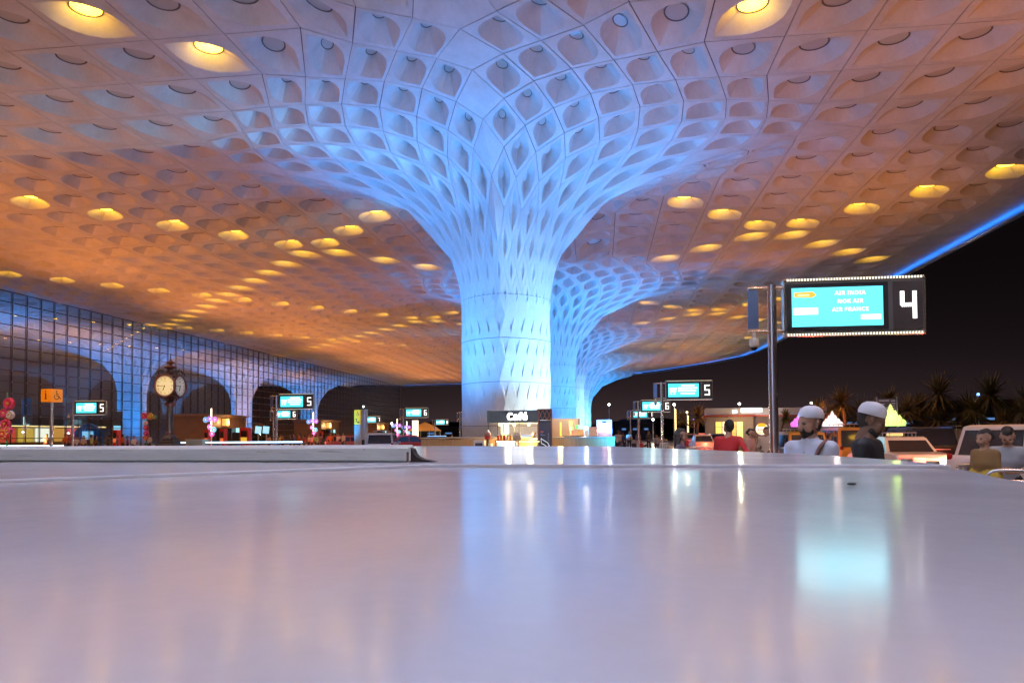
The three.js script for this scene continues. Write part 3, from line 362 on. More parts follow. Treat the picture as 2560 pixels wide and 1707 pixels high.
// ================================================================ street clock
{
  const p = at(424, 1080, 22.5), o = thing('street_clock', 'ornate dark four-faced street clock on a fluted post', 'clock', V(p.x, 0, p.z), .05);
  part('pedestal', [bx(.62, .5, .62, 0, .25, 0, .02), bx(.54, .7, .54, 0, .85, 0, .02), bx(.66, .06, .66, 0, 1.22, 0, .02), bx(.5, .12, .5, 0, 1.3, 0, .02), bx(.4, .1, .4, 0, 1.41, 0, .02)], mat.bronze, o);
  part('post', [lathe([[.2, 1.45], [.2, 1.5], [.13, 1.55], [.11, 1.62], [.1, 2.1], [.105, 2.5], [.15, 2.54], [.16, 2.6], [.1, 2.64], [.12, 2.7], [.2, 2.76]], 16)], mat.bronze, o);
  part('post_collar', [lathe([[.15, 2.53], [.18, 2.56], [.18, 2.62], [.13, 2.65]], 20), lathe([[.13, 1.6], [.15, 1.63], [.13, 1.66]], 20)], mat.bronzeRed, o);
  const cy = 3.2, faceT = canvasTex(256, 256, (x, w) => { x.fillStyle = '#efe0b4'; x.fillRect(0, 0, w, w); x.translate(128, 128); x.fillStyle = '#1c1714'; x.strokeStyle = '#1c1714'; x.lineWidth = 2; x.beginPath(); x.arc(0, 0, 118, 0, 7); x.stroke(); x.beginPath(); x.arc(0, 0, 110, 0, 7); x.stroke(); x.font = 'bold 25px serif'; x.textAlign = 'center'; x.textBaseline = 'middle'; const R = ['XII', 'I', 'II', 'III', 'IIII', 'V', 'VI', 'VII', 'VIII', 'IX', 'X', 'XI']; for (let i = 0; i < 12; i++) { x.save(); x.rotate(i * PI / 6); x.translate(0, -91); x.fillText(R[i], 0, 0); x.restore(); } for (let i = 0; i < 60; i++) { x.save(); x.rotate(i * PI / 30); x.fillRect(-1, -116, 2, 6); x.restore(); } for (const q of [-18, -9, 1, 11]) x.fillRect(q, -58, 7, 8); });
  part('case', [lathe([[.06, 2.72], [.2, 2.76], [.25, 2.82], [.33, 2.9], [.36, 3.0], [.3, 3.1]], 4).rotateY(PI / 4), bx(.62, .66, .62, 0, cy, 0, .05), lathe([[.42, 3.5], [.34, 3.56], [.2, 3.62], [.12, 3.7]], 4).rotateY(PI / 4)], mat.bronze, o);
  for (let i = 0; i < 4; i++) { const R = (g) => g.rotateY(i * PI / 2); const ring = part('face_ring', R(new THREE.TorusGeometry(.365, .035, 10, 36).translate(0, cy, .34)), mat.bronzeRed, o);
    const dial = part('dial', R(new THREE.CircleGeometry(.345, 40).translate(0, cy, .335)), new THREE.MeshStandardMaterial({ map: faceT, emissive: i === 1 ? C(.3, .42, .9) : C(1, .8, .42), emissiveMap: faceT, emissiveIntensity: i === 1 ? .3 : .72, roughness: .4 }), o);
    part('hour_hand', R(turned(bx(.026, .2, .006, 0, .08, 0), 'z', -(6.72 / 12) * 2 * PI).translate(0, cy, .35)), mat.black, dial); part('minute_hand', R(turned(bx(.018, .29, .006, 0, .12, 0), 'z', -(45 / 60) * 2 * PI).translate(0, cy, .358)), mat.black, dial);
    part('drum', R(cyl(.325, .325, .1, 0, 0, 0, 32).rotateX(PI / 2).translate(0, cy, .225)), mat.bronze, o);
    const sc = []; for (const s of [-1, 1]) { sc.push(new THREE.TorusGeometry(.09, .018, 6, 14, 4.6).rotateZ(s > 0 ? .3 : -1.2).translate(s * .16, cy + .45, .28), new THREE.TorusGeometry(.055, .015, 6, 12, 4.6).translate(s * .3, cy + .40, .28), ball(.028, s * .3, cy + .5, .28, 8)); } sc.push(lathe([[0, .16], [.02, .12], [.045, .06], [.03, 0]], 10).translate(0, cy + .44, .3)); part('crest', sc.map(R), mat.bronze, o);
    part('lower_scroll', [new THREE.TorusGeometry(.07, .02, 6, 12, 4).translate(.1, cy - .42, .2), new THREE.TorusGeometry(.07, .02, 6, 12, 4).rotateY(PI).translate(-.1, cy - .42, .2)].map(R), mat.bronzeRed, o); }
  part('finial', [lathe([[.12, 3.68], [.08, 3.74], [.06, 3.78], [.2, 3.83], [.21, 3.86], [.07, 3.9], [.05, 3.95], [.13, 3.99], [.135, 4.02], [.05, 4.06], [.03, 4.1], [.02, 4.16], [.012, 4.3], [0, 4.34]], 18)], mat.bronzeRed, o);
}
// ================================================================ information cube, help pillar and other posts
const wheelchair = (x, ox, oy, s, c = '#20140a') => { x.strokeStyle = x.fillStyle = c; x.lineWidth = .075 * s; x.lineCap = 'round'; x.lineJoin = 'round'; x.beginPath(); x.arc(ox + .45 * s, oy + .1 * s, .075 * s, 0, 7); x.fill(); x.beginPath(); x.moveTo(ox + .45 * s, oy + .2 * s); x.lineTo(ox + .47 * s, oy + .55 * s); x.lineTo(ox + .72 * s, oy + .57 * s); x.lineTo(ox + .84 * s, oy + .85 * s); x.lineTo(ox + .94 * s, oy + .8 * s); x.stroke(); x.beginPath(); x.moveTo(ox + .46 * s, oy + .36 * s); x.lineTo(ox + .66 * s, oy + .37 * s); x.stroke(); x.beginPath(); x.arc(ox + .44 * s, oy + .68 * s, .25 * s, -.1, 3.9); x.stroke(); };
const face = (t, e = .35) => new THREE.MeshStandardMaterial({ map: t, emissive: C(1, 1, 1), emissiveMap: t, emissiveIntensity: e, roughness: .4 });
{
  const ti = canvasTex(128, 128, (x) => { x.fillStyle = '#ef8a10'; x.fillRect(0, 0, 128, 128); x.fillStyle = '#24160a'; x.font = 'bold 112px serif'; x.textAlign = 'center'; x.fillText('i', 64, 102); }), tw = canvasTex(128, 128, (x) => { x.fillStyle = '#f09018'; x.fillRect(0, 0, 128, 128); wheelchair(x, 20, 14, 96); });
  const p = at(127, 1080, 25), o = thing('information_cube', 'orange information cube with i and wheelchair signs on a steel pole', 'sign', V(p.x, 0, p.z), 1.38); part('pole', cyl(.06, .06, 2.85, 0, 0, 0, 14), mat.steel, o); part('cube', bx(.5, .5, .5, 0, 3.1, 0, .015), mat.orange, o); part('sign_face', new THREE.PlaneGeometry(.49, .49).translate(0, 3.1, .253), face(tw), o); part('sign_face', new THREE.PlaneGeometry(.49, .49).rotateY(-PI / 2).translate(-.253, 3.1, 0), face(ti), o);
}
{
  const tw = canvasTex(128, 256, (x) => { x.fillStyle = '#eea012'; x.fillRect(0, 0, 128, 256); wheelchair(x, 18, 12, 92, '#3a2405'); x.strokeStyle = '#3a2405'; x.lineWidth = 15; x.lineCap = 'round'; x.beginPath(); x.moveTo(40, 165); x.quadraticCurveTo(42, 215, 92, 222); x.stroke(); x.lineWidth = 24; x.beginPath(); x.moveTo(36, 160); x.lineTo(44, 176); x.moveTo(80, 216); x.lineTo(98, 222); x.stroke(); });
  const p = at(899, 1080, 29), o = thing('help_pillar', 'yellow-topped help pillar with wheelchair and telephone signs', 'pillar', V(p.x, 0, p.z), -.25); part('shaft', bx(.32, 1.95, .26, -.03, .975, 0, .02), M(.5, .4, .3, .45, .5), o); part('head', bx(.32, .62, .26, -.03, 2.27, 0, .01), mat.yellow, o); part('sign_face', new THREE.PlaneGeometry(.30, .6).translate(-.03, 2.27, .133), face(tw), o); part('map_board', bx(.2, 1.5, .2, .22, 1.85, -.01, .01), M(.35, .36, .4, .4, .3), o); part('telephone', bx(.09, .24, .1, .26, 1.2, .13, .02), mat.black, o);
}
const flowerM = { red: M(.5, .02, .035, .5), pink: M(.62, .04, .14, .5), gold: M(.6, .36, .03, .45), white: M(.7, .68, .62, .5), green: M(.05, .2, .06, .6) };
function garland(px, Z, h, label, spec) { const p = at(px, 1080, Z), o = thing('garland', label, 'garland', V(p.x, 0, p.z), 0, 'festive garlands'); part('stand', cyl(.03, .02, h, 0, 0, 0, 8), flowerM.green, o); for (const [x, y, r, m, c] of spec) { const w = part('rosette', [lathe([[0, .07], [r * .4, .09], [r * .8, .07], [r, 0], [r * .8, -.05], [0, -.05]], 20).rotateX(PI / 2).translate(x, y, .05)], flowerM[m], o); const pet = []; for (let i = 0; i < 10; i++) pet.push(ball(r * .17, x + Math.cos(i * .628) * r * .72, y + Math.sin(i * .628) * r * .72, .13, 6)); part('petals', pet, flowerM[c], w); part('heart', ball(r * .26, x, y, .13, 8), flowerM.gold, w); } }
garland(16, 20, 2.9, 'tall garland of red rosettes standing left of the information cube', [[.12, 2.55, .19, 'red', 'pink'], [.16, 2.2, .14, 'white', 'gold'], [-.02, 2.25, .16, 'pink', 'red'], [.02, 1.92, .17, 'red', 'pink'], [.12, 1.72, .13, 'pink', 'gold'], [-.05, 1.6, .18, 'red', 'gold']]);
garland(366, 30, 2.6, 'garland of red and gold rosettes beside the street clock', [[-.1, 2.45, .15, 'red', 'pink'], [.2, 2.42, .16, 'gold', 'red'], [.42, 2.38, .11, 'green', 'gold'], [-.03, 2.12, .1, 'white', 'gold'], [0, 1.9, .12, 'red', 'pink'], [.02, 1.66, .12, 'pink', 'red'], [-.02, 1.45, .12, 'red', 'gold']]);
function lightTower(px, Z, h, label) { const p = at(px, 1080, Z), o = thing('festive_light_tower', label, 'light tower', V(p.x, 0, p.z), 0, 'festive light towers'); part('mast', cyl(.06, .05, h, 0, 0, 0, 8), mat.white, o); part('strip_light', bx(.11, h * .55, .04, 0, h * .72, .06), glow(1, .82, .6, 3.5), o); for (const [x, y, c] of [[-.55, .74, [.2, .55, 1]], [-.15, .76, [.6, .2, 1]], [.36, .75, [.8, .2, .9]], [-.12, .58, [1, .2, .7]], [.28, .52, [.2, .9, .9]], [.1, .42, [1, .1, .5]]]) { const r = part('light_ring', new THREE.TorusGeometry(.2, .06, 6, 18).translate(x, h * y, .1), glow(...c, 1.1), o); part('light_disc', new THREE.CircleGeometry(.1, 12).translate(x, h * y, .1), glow(.9, .7, 1, 1.3), r); } point(V(p.x, h * .6, p.z + .5), C(1, .6, .7), 6, 6); }
lightTower(528, 62, 4.1, 'pink and white festive light tower between the clock and the flight screens'); lightTower(783, 78, 4.2, 'pink and white festive light tower right of the number 6 gate sign'); lightTower(993, 96, 3.8, 'festive light tower below the gate 6 sign near the cafe column'); lightTower(1017, 104, 3.6, 'thin festive light tower beside the bright white pylon');
{ const p = at(1038, 1080, 90), o = thing('bright_pylon', 'glowing cream-white advertising pylon left of the cafe column', 'pylon', V(p.x, 0, p.z)); part('base', bx(.9, .3, .5, 0, .15, 0, .02), mat.dark, o); part('light_box', bx(.78, 3.1, .3, 0, 1.86, 0, .02), glow(1, .82, .62, 1.6, [.6, .5, .4]), o); part('poster_lines', [2.9, 2.6, 2.3, 2.0, 1.7].map(y => bx(.55, .03, .01, 0, y, .157)), mat.cream, o); }
{ const sT = canvasTex(128, 96, (x) => { x.fillStyle = '#2fa3c4'; x.fillRect(0, 0, 128, 96); x.fillStyle = '#c9f4ff'; for (let i = 0; i < 9; i++) x.fillRect(4 + i * 14, 4, 9, 88); x.fillStyle = '#1c7f9e'; for (let i = 0; i < 9; i++) x.fillRect(0, 8 + i * 10, 128, 2); });
  const p = at(655, 1080, 66), o = thing('flight_screens', 'pair of tilted flight information screens on a stand', 'screens', V(p.x, 0, p.z), .1); part('stand', [cyl(.06, .06, 1.7, -.4, 0, 0, 10), cyl(.06, .06, 1.7, .4, 0, 0, 10)], mat.steelDull, o); for (const s of [-1, 1]) { const c = part('case', turned(bx(.68, .78, .1, 0, 0, 0, .01), 'z', -.12).translate(s * .38, 2.1, 0), mat.dark, o); part('screen', turned(new THREE.PlaneGeometry(.62, .72), 'z', -.12).translate(s * .38, 2.1, .056), face(sT, 1.2), c); } }
for (const [px, Z, lab] of [[613, 60, 'red cash machine kiosk with a black screen beside the flight screens'], [790, 95, 'small red kiosk left of the far glass wall'], [803, 98, 'second small red kiosk by the far glass wall'], [558, 58, 'slim red kiosk right of the festive light tower'], [518, 66, 'slim red kiosk left of the festive light tower'], [291, 62, 'red kiosk left of the street clock']]) { const big = px === 613, p = at(px, 1080, Z), o = thing('red_kiosk', lab, 'kiosk', V(p.x, 0, p.z), 0, 'red kiosks by the glass wall'), w = big ? .8 : .42, h = big ? 2.25 : 2.15; part('body', bx(w, h, .6, 0, h / 2, 0, .04), mat.red, o); part('display', bx(w * .72, h * .24, .02, 0, h * .76, .302), mat.black, o); part('lit_panel', bx(w * .72, h * .16, .02, 0, h * .54, .302), glow(1, big ? .6 : .2, .05, .8), o); }
// ================================================================ lit-edge benches beside the drop-off
for (const [x0, x1, py, Z, lab] of [[441, 762, 1106, 38, 'long counter with a glowing white edge in front of the kiosks'], [-80, 172, 1115, 30, 'long counter with a glowing white edge under the information cube']]) { const a = at(x0, py, Z), b = at(x1, py, Z), L = b.x - a.x, o = thing('lit_counter', lab, 'counter', V((a.x + b.x) / 2, 0, a.z), 0, 'lit-edge counters'); part('top', bx(L, .06, .7, 0, a.y - .06, 0, .01), M(.2, .25, .35, .3), o); part('edge_light', bx(L, .055, .02, 0, a.y, .362), glow(.55, .85, 1, 5), o); for (let i = 0; i < 7; i++) part('leg', bx(.1, a.y - .09, .1, -L / 2 + .4 + i * (L - .8) / 6, (a.y - .09) / 2, .1), M(.1, .2, .5, .4), o); panelLight(V((a.x + b.x) / 2, a.y, a.z + .4), V((a.x + b.x) / 2, a.y - .6, a.z + 2), C(.4, .75, 1), 3, L, .06); }
{ const a = at(452, 1080, 37), o = thing('planter_box', 'grey box planter at the end of the lit counter by the clock', 'planter', V(a.x + .6, 0, a.z - .6)); part('box', bx(1.0, 1.3, .7, 0, .65, 0, .03), M(.3, .35, .3, .6), o); part('rim', bx(1.06, .06, .76, 0, 1.31, 0, .02), M(.38, .42, .36, .5), o); }
// ================================================================ cafe and counter ring round the column
{
  const zf = 29.4, xl = at(1052, 1090, zf).x, xr = at(1537, 1090, zf).x, w = xr - xl, top = 1.40;
  const o = thing('cafe_counter', 'tan timber counter block wrapped round the foot of the nearest column', 'counter', W((xl + xr) / 2, zf + 4.4));
  const n = 6, pw = w / n; for (let i = 0; i < n; i++) { part('front_panel', bx(pw - .015, 1.08, .06, -w / 2 + pw * (i + .5), .16 + .54 + .08, 4.4, .006), mat.tan, o); part('back_panel', bx(pw - .015, 1.08, .06, -w / 2 + pw * (i + .5), .78, -4.4, .006), mat.tan, o); }
  for (const s of [-1, 1]) for (let i = 0; i < 6; i++) part('side_panel', bx(.06, 1.08, 1.44, s * (w / 2 - .03), .78, -3.63 + i * 1.46, .006), mat.tan, o);
  part('recessed_base', bx(w - .3, .24, 8.5, 0, .12, 0), mat.tan, o); part('worktop', [bx(w + .06, .05, 1.9, 0, top - .03, 3.46, .012), bx(w + .06, .05, 1.9, 0, top - .03, -3.46, .012), bx(1.5, .05, 5.0, -w / 2 + .75, top - .032, 0, .012), bx(1.5, .05, 5.0, w / 2 - .75, top - .032, 0, .012)], M(.42, .33, .22, .35), o);
  const onTop = (px, Z) => { const p = at(px, 1080, Z); return V(p.x, top - .003, p.z); };
  // blue tray lights on the worktop
  for (const [px, Z, lab] of [[1092, 30.6, 'shallow blue-lit tray light on the left end of the tan counter'], [1316, 30.4, 'blue-lit tray light on the tan counter behind the cafe display']]) { const p = onTop(px, Z), t = thing('tray_light', lab, 'light', p); part('tray', bx(.85, .05, .3, 0, .025, 0, .01), M(.05, .1, .3, .4), t); part('lamp_strip', bx(.78, .02, .22, 0, .058, 0), glow(.3, .6, 1, 2.2), t); }
  // the cafe stall
  const k0 = at(1218, 1085, 28.6), k1 = at(1380, 1085, 28.6), kw = k1.x - k0.x, H = 2.5, c = thing('cafe_stall', 'small cafe stall with a lit Cafe sign and a tall menu board', 'stall', V((k0.x + k1.x) / 2, 0, k0.z)), bw = kw - .58;
  const sg = M(.05, .075, .075, .35); part('sign_band', bx(bw, .5, .12, -.29, H - .27, .0, .01), sg, c); part('band_side', bx(.1, .5, 1.3, -kw / 2 + .05, H - .27, -.7), sg, c);
  const txt = canvasTex(512, 128, (x) => { x.fillStyle = '#000'; x.fillRect(0, 0, 512, 128); x.fillStyle = '#fff'; x.font = 'bold 108px sans-serif'; x.textAlign = 'center'; x.textBaseline = 'middle'; x.lineWidth = 5; x.strokeStyle = '#fff'; x.strokeText('Café', 256, 66); x.fillText('Café', 256, 66); });
  part('sign_light', new THREE.PlaneGeometry(1.84, .46).translate(-.08, H - .27, .068), new THREE.MeshStandardMaterial({ color: C(.05, .075, .075), emissive: C(1, .97, .93), emissiveMap: txt, emissiveIntensity: 6, roughness: .35 }), c); panelLight(V(k0.x + bw / 2 + .2, H - .27, k0.z + .15), V(k0.x + bw / 2, 1, k0.z + 3), C(.85, .95, 1), 3, 1.1, .3);
  for (const x of [-kw / 2 + .05, -kw / 2 + .3, -kw / 2 + .55, -kw / 2 + 1.02, -kw / 2 + 1.2]) part('post', bx(.035, .92, .035, x, 1.55, x > -kw / 2 + .1 ? -.9 : 0), mat.dark, c);
  part('ceiling_board', bx(bw, .05, 1.3, -.29, H - .5, -.7), M(.5, .48, .42, .6), c); for (const x of [-.85, -.25, .35]) { part('spot_lamp', cyl(.05, .06, .1, x, H - .64, -.35, 12), glow(1, .8, .4, 4, [.3, .3, .3]), c); } point(V(k0.x + .8, H - .75, k0.z - .45), C(1, .74, .36), 9, 6); point(V(k0.x + 1.7, H - .75, k0.z - .45), C(1, .74, .36), 9, 6);
  part('side_board', bx(.14, 1.15, .7, -kw / 2 + .07, .57, -.3), M(.55, .6, .45, .5), c);
  const mt = canvasTex(160, 512, (x) => { x.fillStyle = '#1d2030'; x.fillRect(0, 0, 160, 512); x.fillStyle = '#c0504a'; x.fillRect(16, 96, 46, 8); x.fillStyle = '#7e8494'; for (let i = 0; i < 22; i++) { const y = 120 + i * 17; if (y > 150 && y < 265) { x.fillRect(120, y, 22, 3); continue; } x.fillStyle = i % 8 === 7 ? '#d46a58' : '#868ca0'; x.fillRect(16, y, 34 + (i * 37) % 46, 3); x.fillRect(122, y, 20, 3); } x.strokeStyle = '#dfeef2'; x.lineWidth = 9; x.lineJoin = 'round'; x.beginPath(); x.moveTo(22, 170); x.lineTo(30, 225); x.lineTo(60, 232); x.lineTo(112, 262); x.lineTo(146, 248); x.lineTo(118, 216); x.lineTo(60, 190); x.lineTo(22, 170); x.stroke(); });
  const mx = kw / 2 - .28; part('menu_frame', [bx(.05, H + .02, .1, mx - .27, (H + .02) / 2, .05), bx(.05, H + .02, .1, mx + .27, (H + .02) / 2, .05), bx(.56, .05, .1, mx, H, .05)], M(.22, .055, .02, .5), c); part('menu_board', bx(.5, H - .46, .06, mx, (H - .46) / 2 + .02, .04), mat.black, c); part('menu_screen', new THREE.PlaneGeometry(.44, H - .56).translate(mx, (H - .5) / 2 + .02, .072), face(mt, .45), c); part('lattice_back', bx(.5, .4, .03, mx, H - .22, .02), M(.02, .025, .04, .5), c);
  for (let i = 0; i < 3; i++) for (const s of [-1, 1]) part('lattice_bar', rod(V(mx - .17 + i * .17 - s * .08, H - .42, .06), V(mx - .17 + i * .17 + s * .08, H - .03, .06), .012, 6), M(.42, .11, .03, .5), c);
  // display cases with food
  const dc = (x, ww, yy, lab, warm) => { const d = thing('display_case', lab, 'display case', V(c.position.x + x, 0, c.position.z + .06)); part('cabinet', bx(ww, .62, .5, 0, .31, 0, .015), mat.dark, d); part('frame', [bx(.04, .62, .04, -ww / 2 + .02, .93, .22), bx(.04, .62, .04, ww / 2 - .02, .93, .22), bx(ww, .035, .5, 0, 1.255, 0), bx(ww, .02, .46, 0, .93, 0)], mat.dark, d); part('glass', bx(ww - .06, .6, .008, 0, .93, .247), mat.glass, d); part('back', bx(ww - .04, .58, .02, 0, .93, -.22), warm ? M(.7, .55, .2, .5) : M(.6, .68, .62, .5), d); part('strip_light', bx(ww - .1, .025, .03, 0, 1.22, .18), warm ? glow(1, .75, .3, 6) : glow(.9, 1, .9, 6), d); point(V(c.position.x + x, 1.16, c.position.z + .1), warm ? C(1, .72, .3) : C(.85, 1, .9), 1.6, 6); return d; };
  dc(-.52, .86, 1.27, 'dark-framed glass display case of wrapped sandwiches under the cafe sign', false); dc(.42, .92, 1.27, 'yellow-lit glass pastry case next to the menu board', true);
  const foods = [['wrapped_sandwich', 'white wrapped sandwich in the dark-framed display case', 'sandwich', [.75, .74, .68], -.52, .86], ['pastry', 'golden pastry in the yellow-lit case', 'pastry', [.6, .33, .08], .42, .92]];
  for (const [nm, lab, cat, col, x, ww] of foods) for (let i = 0; i < 10; i++) { const g = nm === 'pastry' ? ball(.07, 0, .045, 0, 10).scale(1.2, .7, .9) : prism([[0, 0], [.14, 0], [.07, .11]], .12, .008).translate(-.07, .008, -.06); const f = part(nm, g, M(...col.map(v => v * rr(.85, 1.1)), .6)); f.position.set(c.position.x + x - ww / 2 + .13 + (i % 5) * (ww - .26) / 4, i < 5 ? .942 : .625, c.position.z + .08 + rr(-.03, .05)); tag(f, lab, cat, 'food in the ' + (nm === 'pastry' ? 'pastry case' : 'sandwich case')); }
  const jarC = [[.7, .08, .03], [.75, .2, .03], [.5, .03, .03], [.7, .6, .5], [.75, .25, .03]]; const names = ['red', 'orange', 'dark red', 'cream', 'amber'];
  for (let i = 0; i < 5; i++) { const t = thing('sweet_jar', names[i] + ' sweet jar on top of the sandwich case', 'jar', V(c.position.x - .86 + i * .125, 1.274, c.position.z + .05)); part('jar', cyl(.05, .05, .2, 0, 0, 0, 12), M(...jarC[i], .25), t); part('lid', cyl(.054, .054, .03, 0, .2, 0, 12), mat.white, t); }
  { const t = thing('napkin_box', 'cream box of cups on top of the display cases', 'box', V(c.position.x - .1, 1.274, c.position.z + .02)); part('box', bx(.34, .2, .24, 0, .1, 0, .01), mat.cream, t); part('cups', [0, 1, 2, 3].map(i => cyl(.032, .045, .1, -.12 + i * .08, .2, 0, 10)), mat.white, t); }
  { const t = thing('menu_stand', 'lit white price card behind the sweet jars', 'sign', V(c.position.x - .72, 1.4, c.position.z - .95)); part('card_light', bx(.34, .42, .02, 0, .38, 0, .005), glow(1, .92, .6, 1.3), t); part('foot', bx(.3, .17, .2, 0, .085, 0, .02), mat.cream, t); }
  { const p = at(1199, 1085, 28.9), t = thing('litter_bin', 'pale steel litter bin with an open slot beside the cafe stall', 'litter bin', V(p.x, 0, p.z)); part('body', bx(.44, .86, .4, 0, .43, 0, .02), M(.6, .56, .5, .35, .4), t); part('hood', bx(.46, .4, .42, 0, 1.08, 0, .03), M(.62, .58, .54, .35, .4), t); part('slot', bx(.3, .14, .02, 0, 1.1, .212), mat.black, t); part('stickers', [0, 1, 2].map(i => bx(.1, .2, .004, -.13 + i * .13, .7, .203)), M(.1, .2, .35, .5), t); }
  { const p = at(1219, 1080, 28.2), t = thing('tip_jar', 'round red-capped sweet dispenser on a thin stand by the cafe stall', 'dispenser', V(p.x, 0, p.z)); part('stand', [cyl(.14, .12, .03, 0, 0, 0, 14), cyl(.03, .03, 1.3, 0, .03, 0, 10)], mat.dark, t); part('globe', ball(.13, 0, 1.5, 0, 14), M(.45, .2, .15, .1), t); part('cap', cyl(.07, .04, .1, 0, 1.6, 0, 12), mat.silver, t); part('base', cyl(.11, .13, .12, 0, 1.32, 0, 12), mat.red, t); }
  // things standing on the right-hand worktop
  const st = (name, lab, cat, px, Z, f) => { const t = thing(name, lab, cat, onTop(px, Z)); f(t); return t; };
  st('bar_back', 'plain tan back board standing on the right of the counter', 'board', 1400, 33.8, t => { part('board', bx(1.7, .86, .08, 0, .43, 0, .01), M(.52, .3, .17, .5), t); part('edge', bx(.1, .86, .1, .9, .43, 0, .01), mat.tanDark, t); });
  st('amber_lamp', 'tall thin amber lamp column on the right of the counter', 'lamp', 1402, 30.9, t => { part('foot', cyl(.07, .06, .03, 0, 0, 0, 12), mat.tanDark, t); part('lamp_tube', cyl(.035, .035, .6, 0, .03, 0, 10), glow(1, .5, .06, 1.8), t); point(t.position.clone().add(V(0, .4, .3)), C(1, .6, .15), 5, 5); });
  st('bottle_tower', 'pink and green drinks tower beside the amber lamp', 'drinks tower', 1429, 31, t => { part('bottle', cyl(.09, .08, .28, 0, 0, 0, 14), M(.6, .25, .2, .3), t); part('label_light', cyl(.1, .1, .16, 0, .28, 0, 14), glow(.35, .8, .3, .7, [.3, .4, .3]), t); part('top', bx(.22, .26, .2, 0, .58, 0, .02), M(.75, .5, .38, .5), t); part('green_light', bx(.12, .16, .08, .22, .42, .04, .01), glow(.15, 1, .2, 1.2), t); });
  st('till', 'small till with a bright screen on the counter', 'till', 1452, 31.2, t => { part('base', bx(.28, .3, .3, 0, .15, 0, .01), M(.45, .3, .15, .5), t); part('screen', bx(.3, .2, .03, 0, .42, .02), glow(.7, .95, .85, 1.1), t); part('drawer', bx(.34, .06, .34, 0, .03, 0), mat.tanDark, t); });
  st('bare_bulb', 'glaring white lamp globe on the counter', 'lamp', 1466, 31.6, t => { part('foot', cyl(.06, .05, .3, 0, 0, 0, 12), mat.white, t); part('lamp_globe', ball(.075, 0, .37, 0, 14), glow(1, .9, .8, 14), t); point(t.position.clone().add(V(0, .37, 0)), C(1, .92, .85), 10, 3); });
  st('drinks_machine', 'white drinks machine with a pink-lit slot at the right end of the counter', 'machine', 1511, 31, t => { part('cabinet', bx(.66, .72, .45, 0, .36, 0, .02), M(.62, .6, .66, .35), t); part('pink_light', bx(.58, .11, .02, -.02, .25, .232), glow(1, .55, .62, 4), t); part('tray', bx(.56, .13, .02, 0, .1, .23), M(.2, .3, .45, .3), t); part('badge_light', bx(.2, .07, .02, 0, .46, .232, .005), glow(.7, .75, 1, 1), t); part('vent', bx(.18, .07, .01, 0, .62, .228), mat.dark, t); point(t.position.clone().add(V(0, .25, .5)), C(1, .5, .6), 1.2, 4); });
  st('small_cabinet', 'low pale cabinet between the white lamp and the drinks machine', 'cabinet', 1482, 31.5, t => { part('box', bx(.3, .42, .3, 0, .21, 0, .01), M(.6, .42, .34, .5), t); part('tap', [cyl(.015, .015, .3, -.14, 0, .1, 8), ball(.03, -.14, .3, .1, 8)], mat.dark, t); });
  st('glowing_tray', 'glowing round cream tray on the counter front', 'tray', 1428, 29.9, t => { part('tray', lathe([[0, 0], [.3, 0], [.36, .05], [.34, .055], [.28, .02], [0, .02]], 24), mat.cream, t); part('light_disc', cyl(.27, .27, .012, 0, .024, 0, 24), glow(1, .95, .6, 1.6), t); });
}
// ================================================================ people: one continuous skin meshed from tapered bones
function surfaceNets(f, lo, hi, cell) {
  const n = [0, 1, 2].map(i => Math.ceil((hi[i] - lo[i]) / cell) + 1), [nx, ny, nz] = n, val = new Float32Array(nx * ny * nz), id = (x, y, z) => x + nx * (y + ny * z);
  for (let z = 0; z < nz; z++) for (let y = 0; y < ny; y++) for (let x = 0; x < nx; x++) val[id(x, y, z)] = f(lo[0] + x * cell, lo[1] + y * cell, lo[2] + z * cell);
  const vi = new Int32Array(nx * ny * nz).fill(-1), pos = [], ix = [];
  for (let z = 0; z < nz - 1; z++) for (let y = 0; y < ny - 1; y++) for (let x = 0; x < nx - 1; x++) {
    let mask = 0; const v = []; for (let c = 0; c < 8; c++) { const d = val[id(x + (c & 1), y + ((c >> 1) & 1), z + (c >> 2))]; v.push(d); if (d < 0) mask |= 1 << c; } if (mask === 0 || mask === 255) continue;
    let sx = 0, sy = 0, sz = 0, k = 0; for (let a = 0; a < 8; a++) for (const bit of [1, 2, 4]) { if (a & bit) continue; const b = a | bit; if ((v[a] < 0) === (v[b] < 0)) continue; const t = v[a] / (v[a] - v[b]); sx += (a & 1) + (bit === 1 ? t : 0); sy += ((a >> 1) & 1) + (bit === 2 ? t : 0); sz += (a >> 2) + (bit === 4 ? t : 0); k++; }
    vi[id(x, y, z)] = pos.length / 3; pos.push(lo[0] + (x + sx / k) * cell, lo[1] + (y + sy / k) * cell, lo[2] + (z + sz / k) * cell);
  }
  for (let z = 1; z < nz - 1; z++) for (let y = 1; y < ny - 1; y++) for (let x = 1; x < nx - 1; x++) { const a = val[id(x, y, z)] < 0;
    for (const [dx, dy, dz, p, q] of [[1, 0, 0, [0, 1, 0], [0, 0, 1]], [0, 1, 0, [0, 0, 1], [1, 0, 0]], [0, 0, 1, [1, 0, 0], [0, 1, 0]]]) { const b = val[id(x + dx, y + dy, z + dz)] < 0; if (a === b) continue; const g = (i, j) => vi[id(x - p[0] * i - q[0] * j, y - p[1] * i - q[1] * j, z - p[2] * i - q[2] * j)]; const A = g(0, 0), B = g(1, 0), D = g(1, 1), E = g(0, 1); if (A < 0 || B < 0 || D < 0 || E < 0) continue; if (a) ix.push(A, B, D, A, D, E); else ix.push(A, D, B, A, E, D); } }
  return { pos, ix };
}
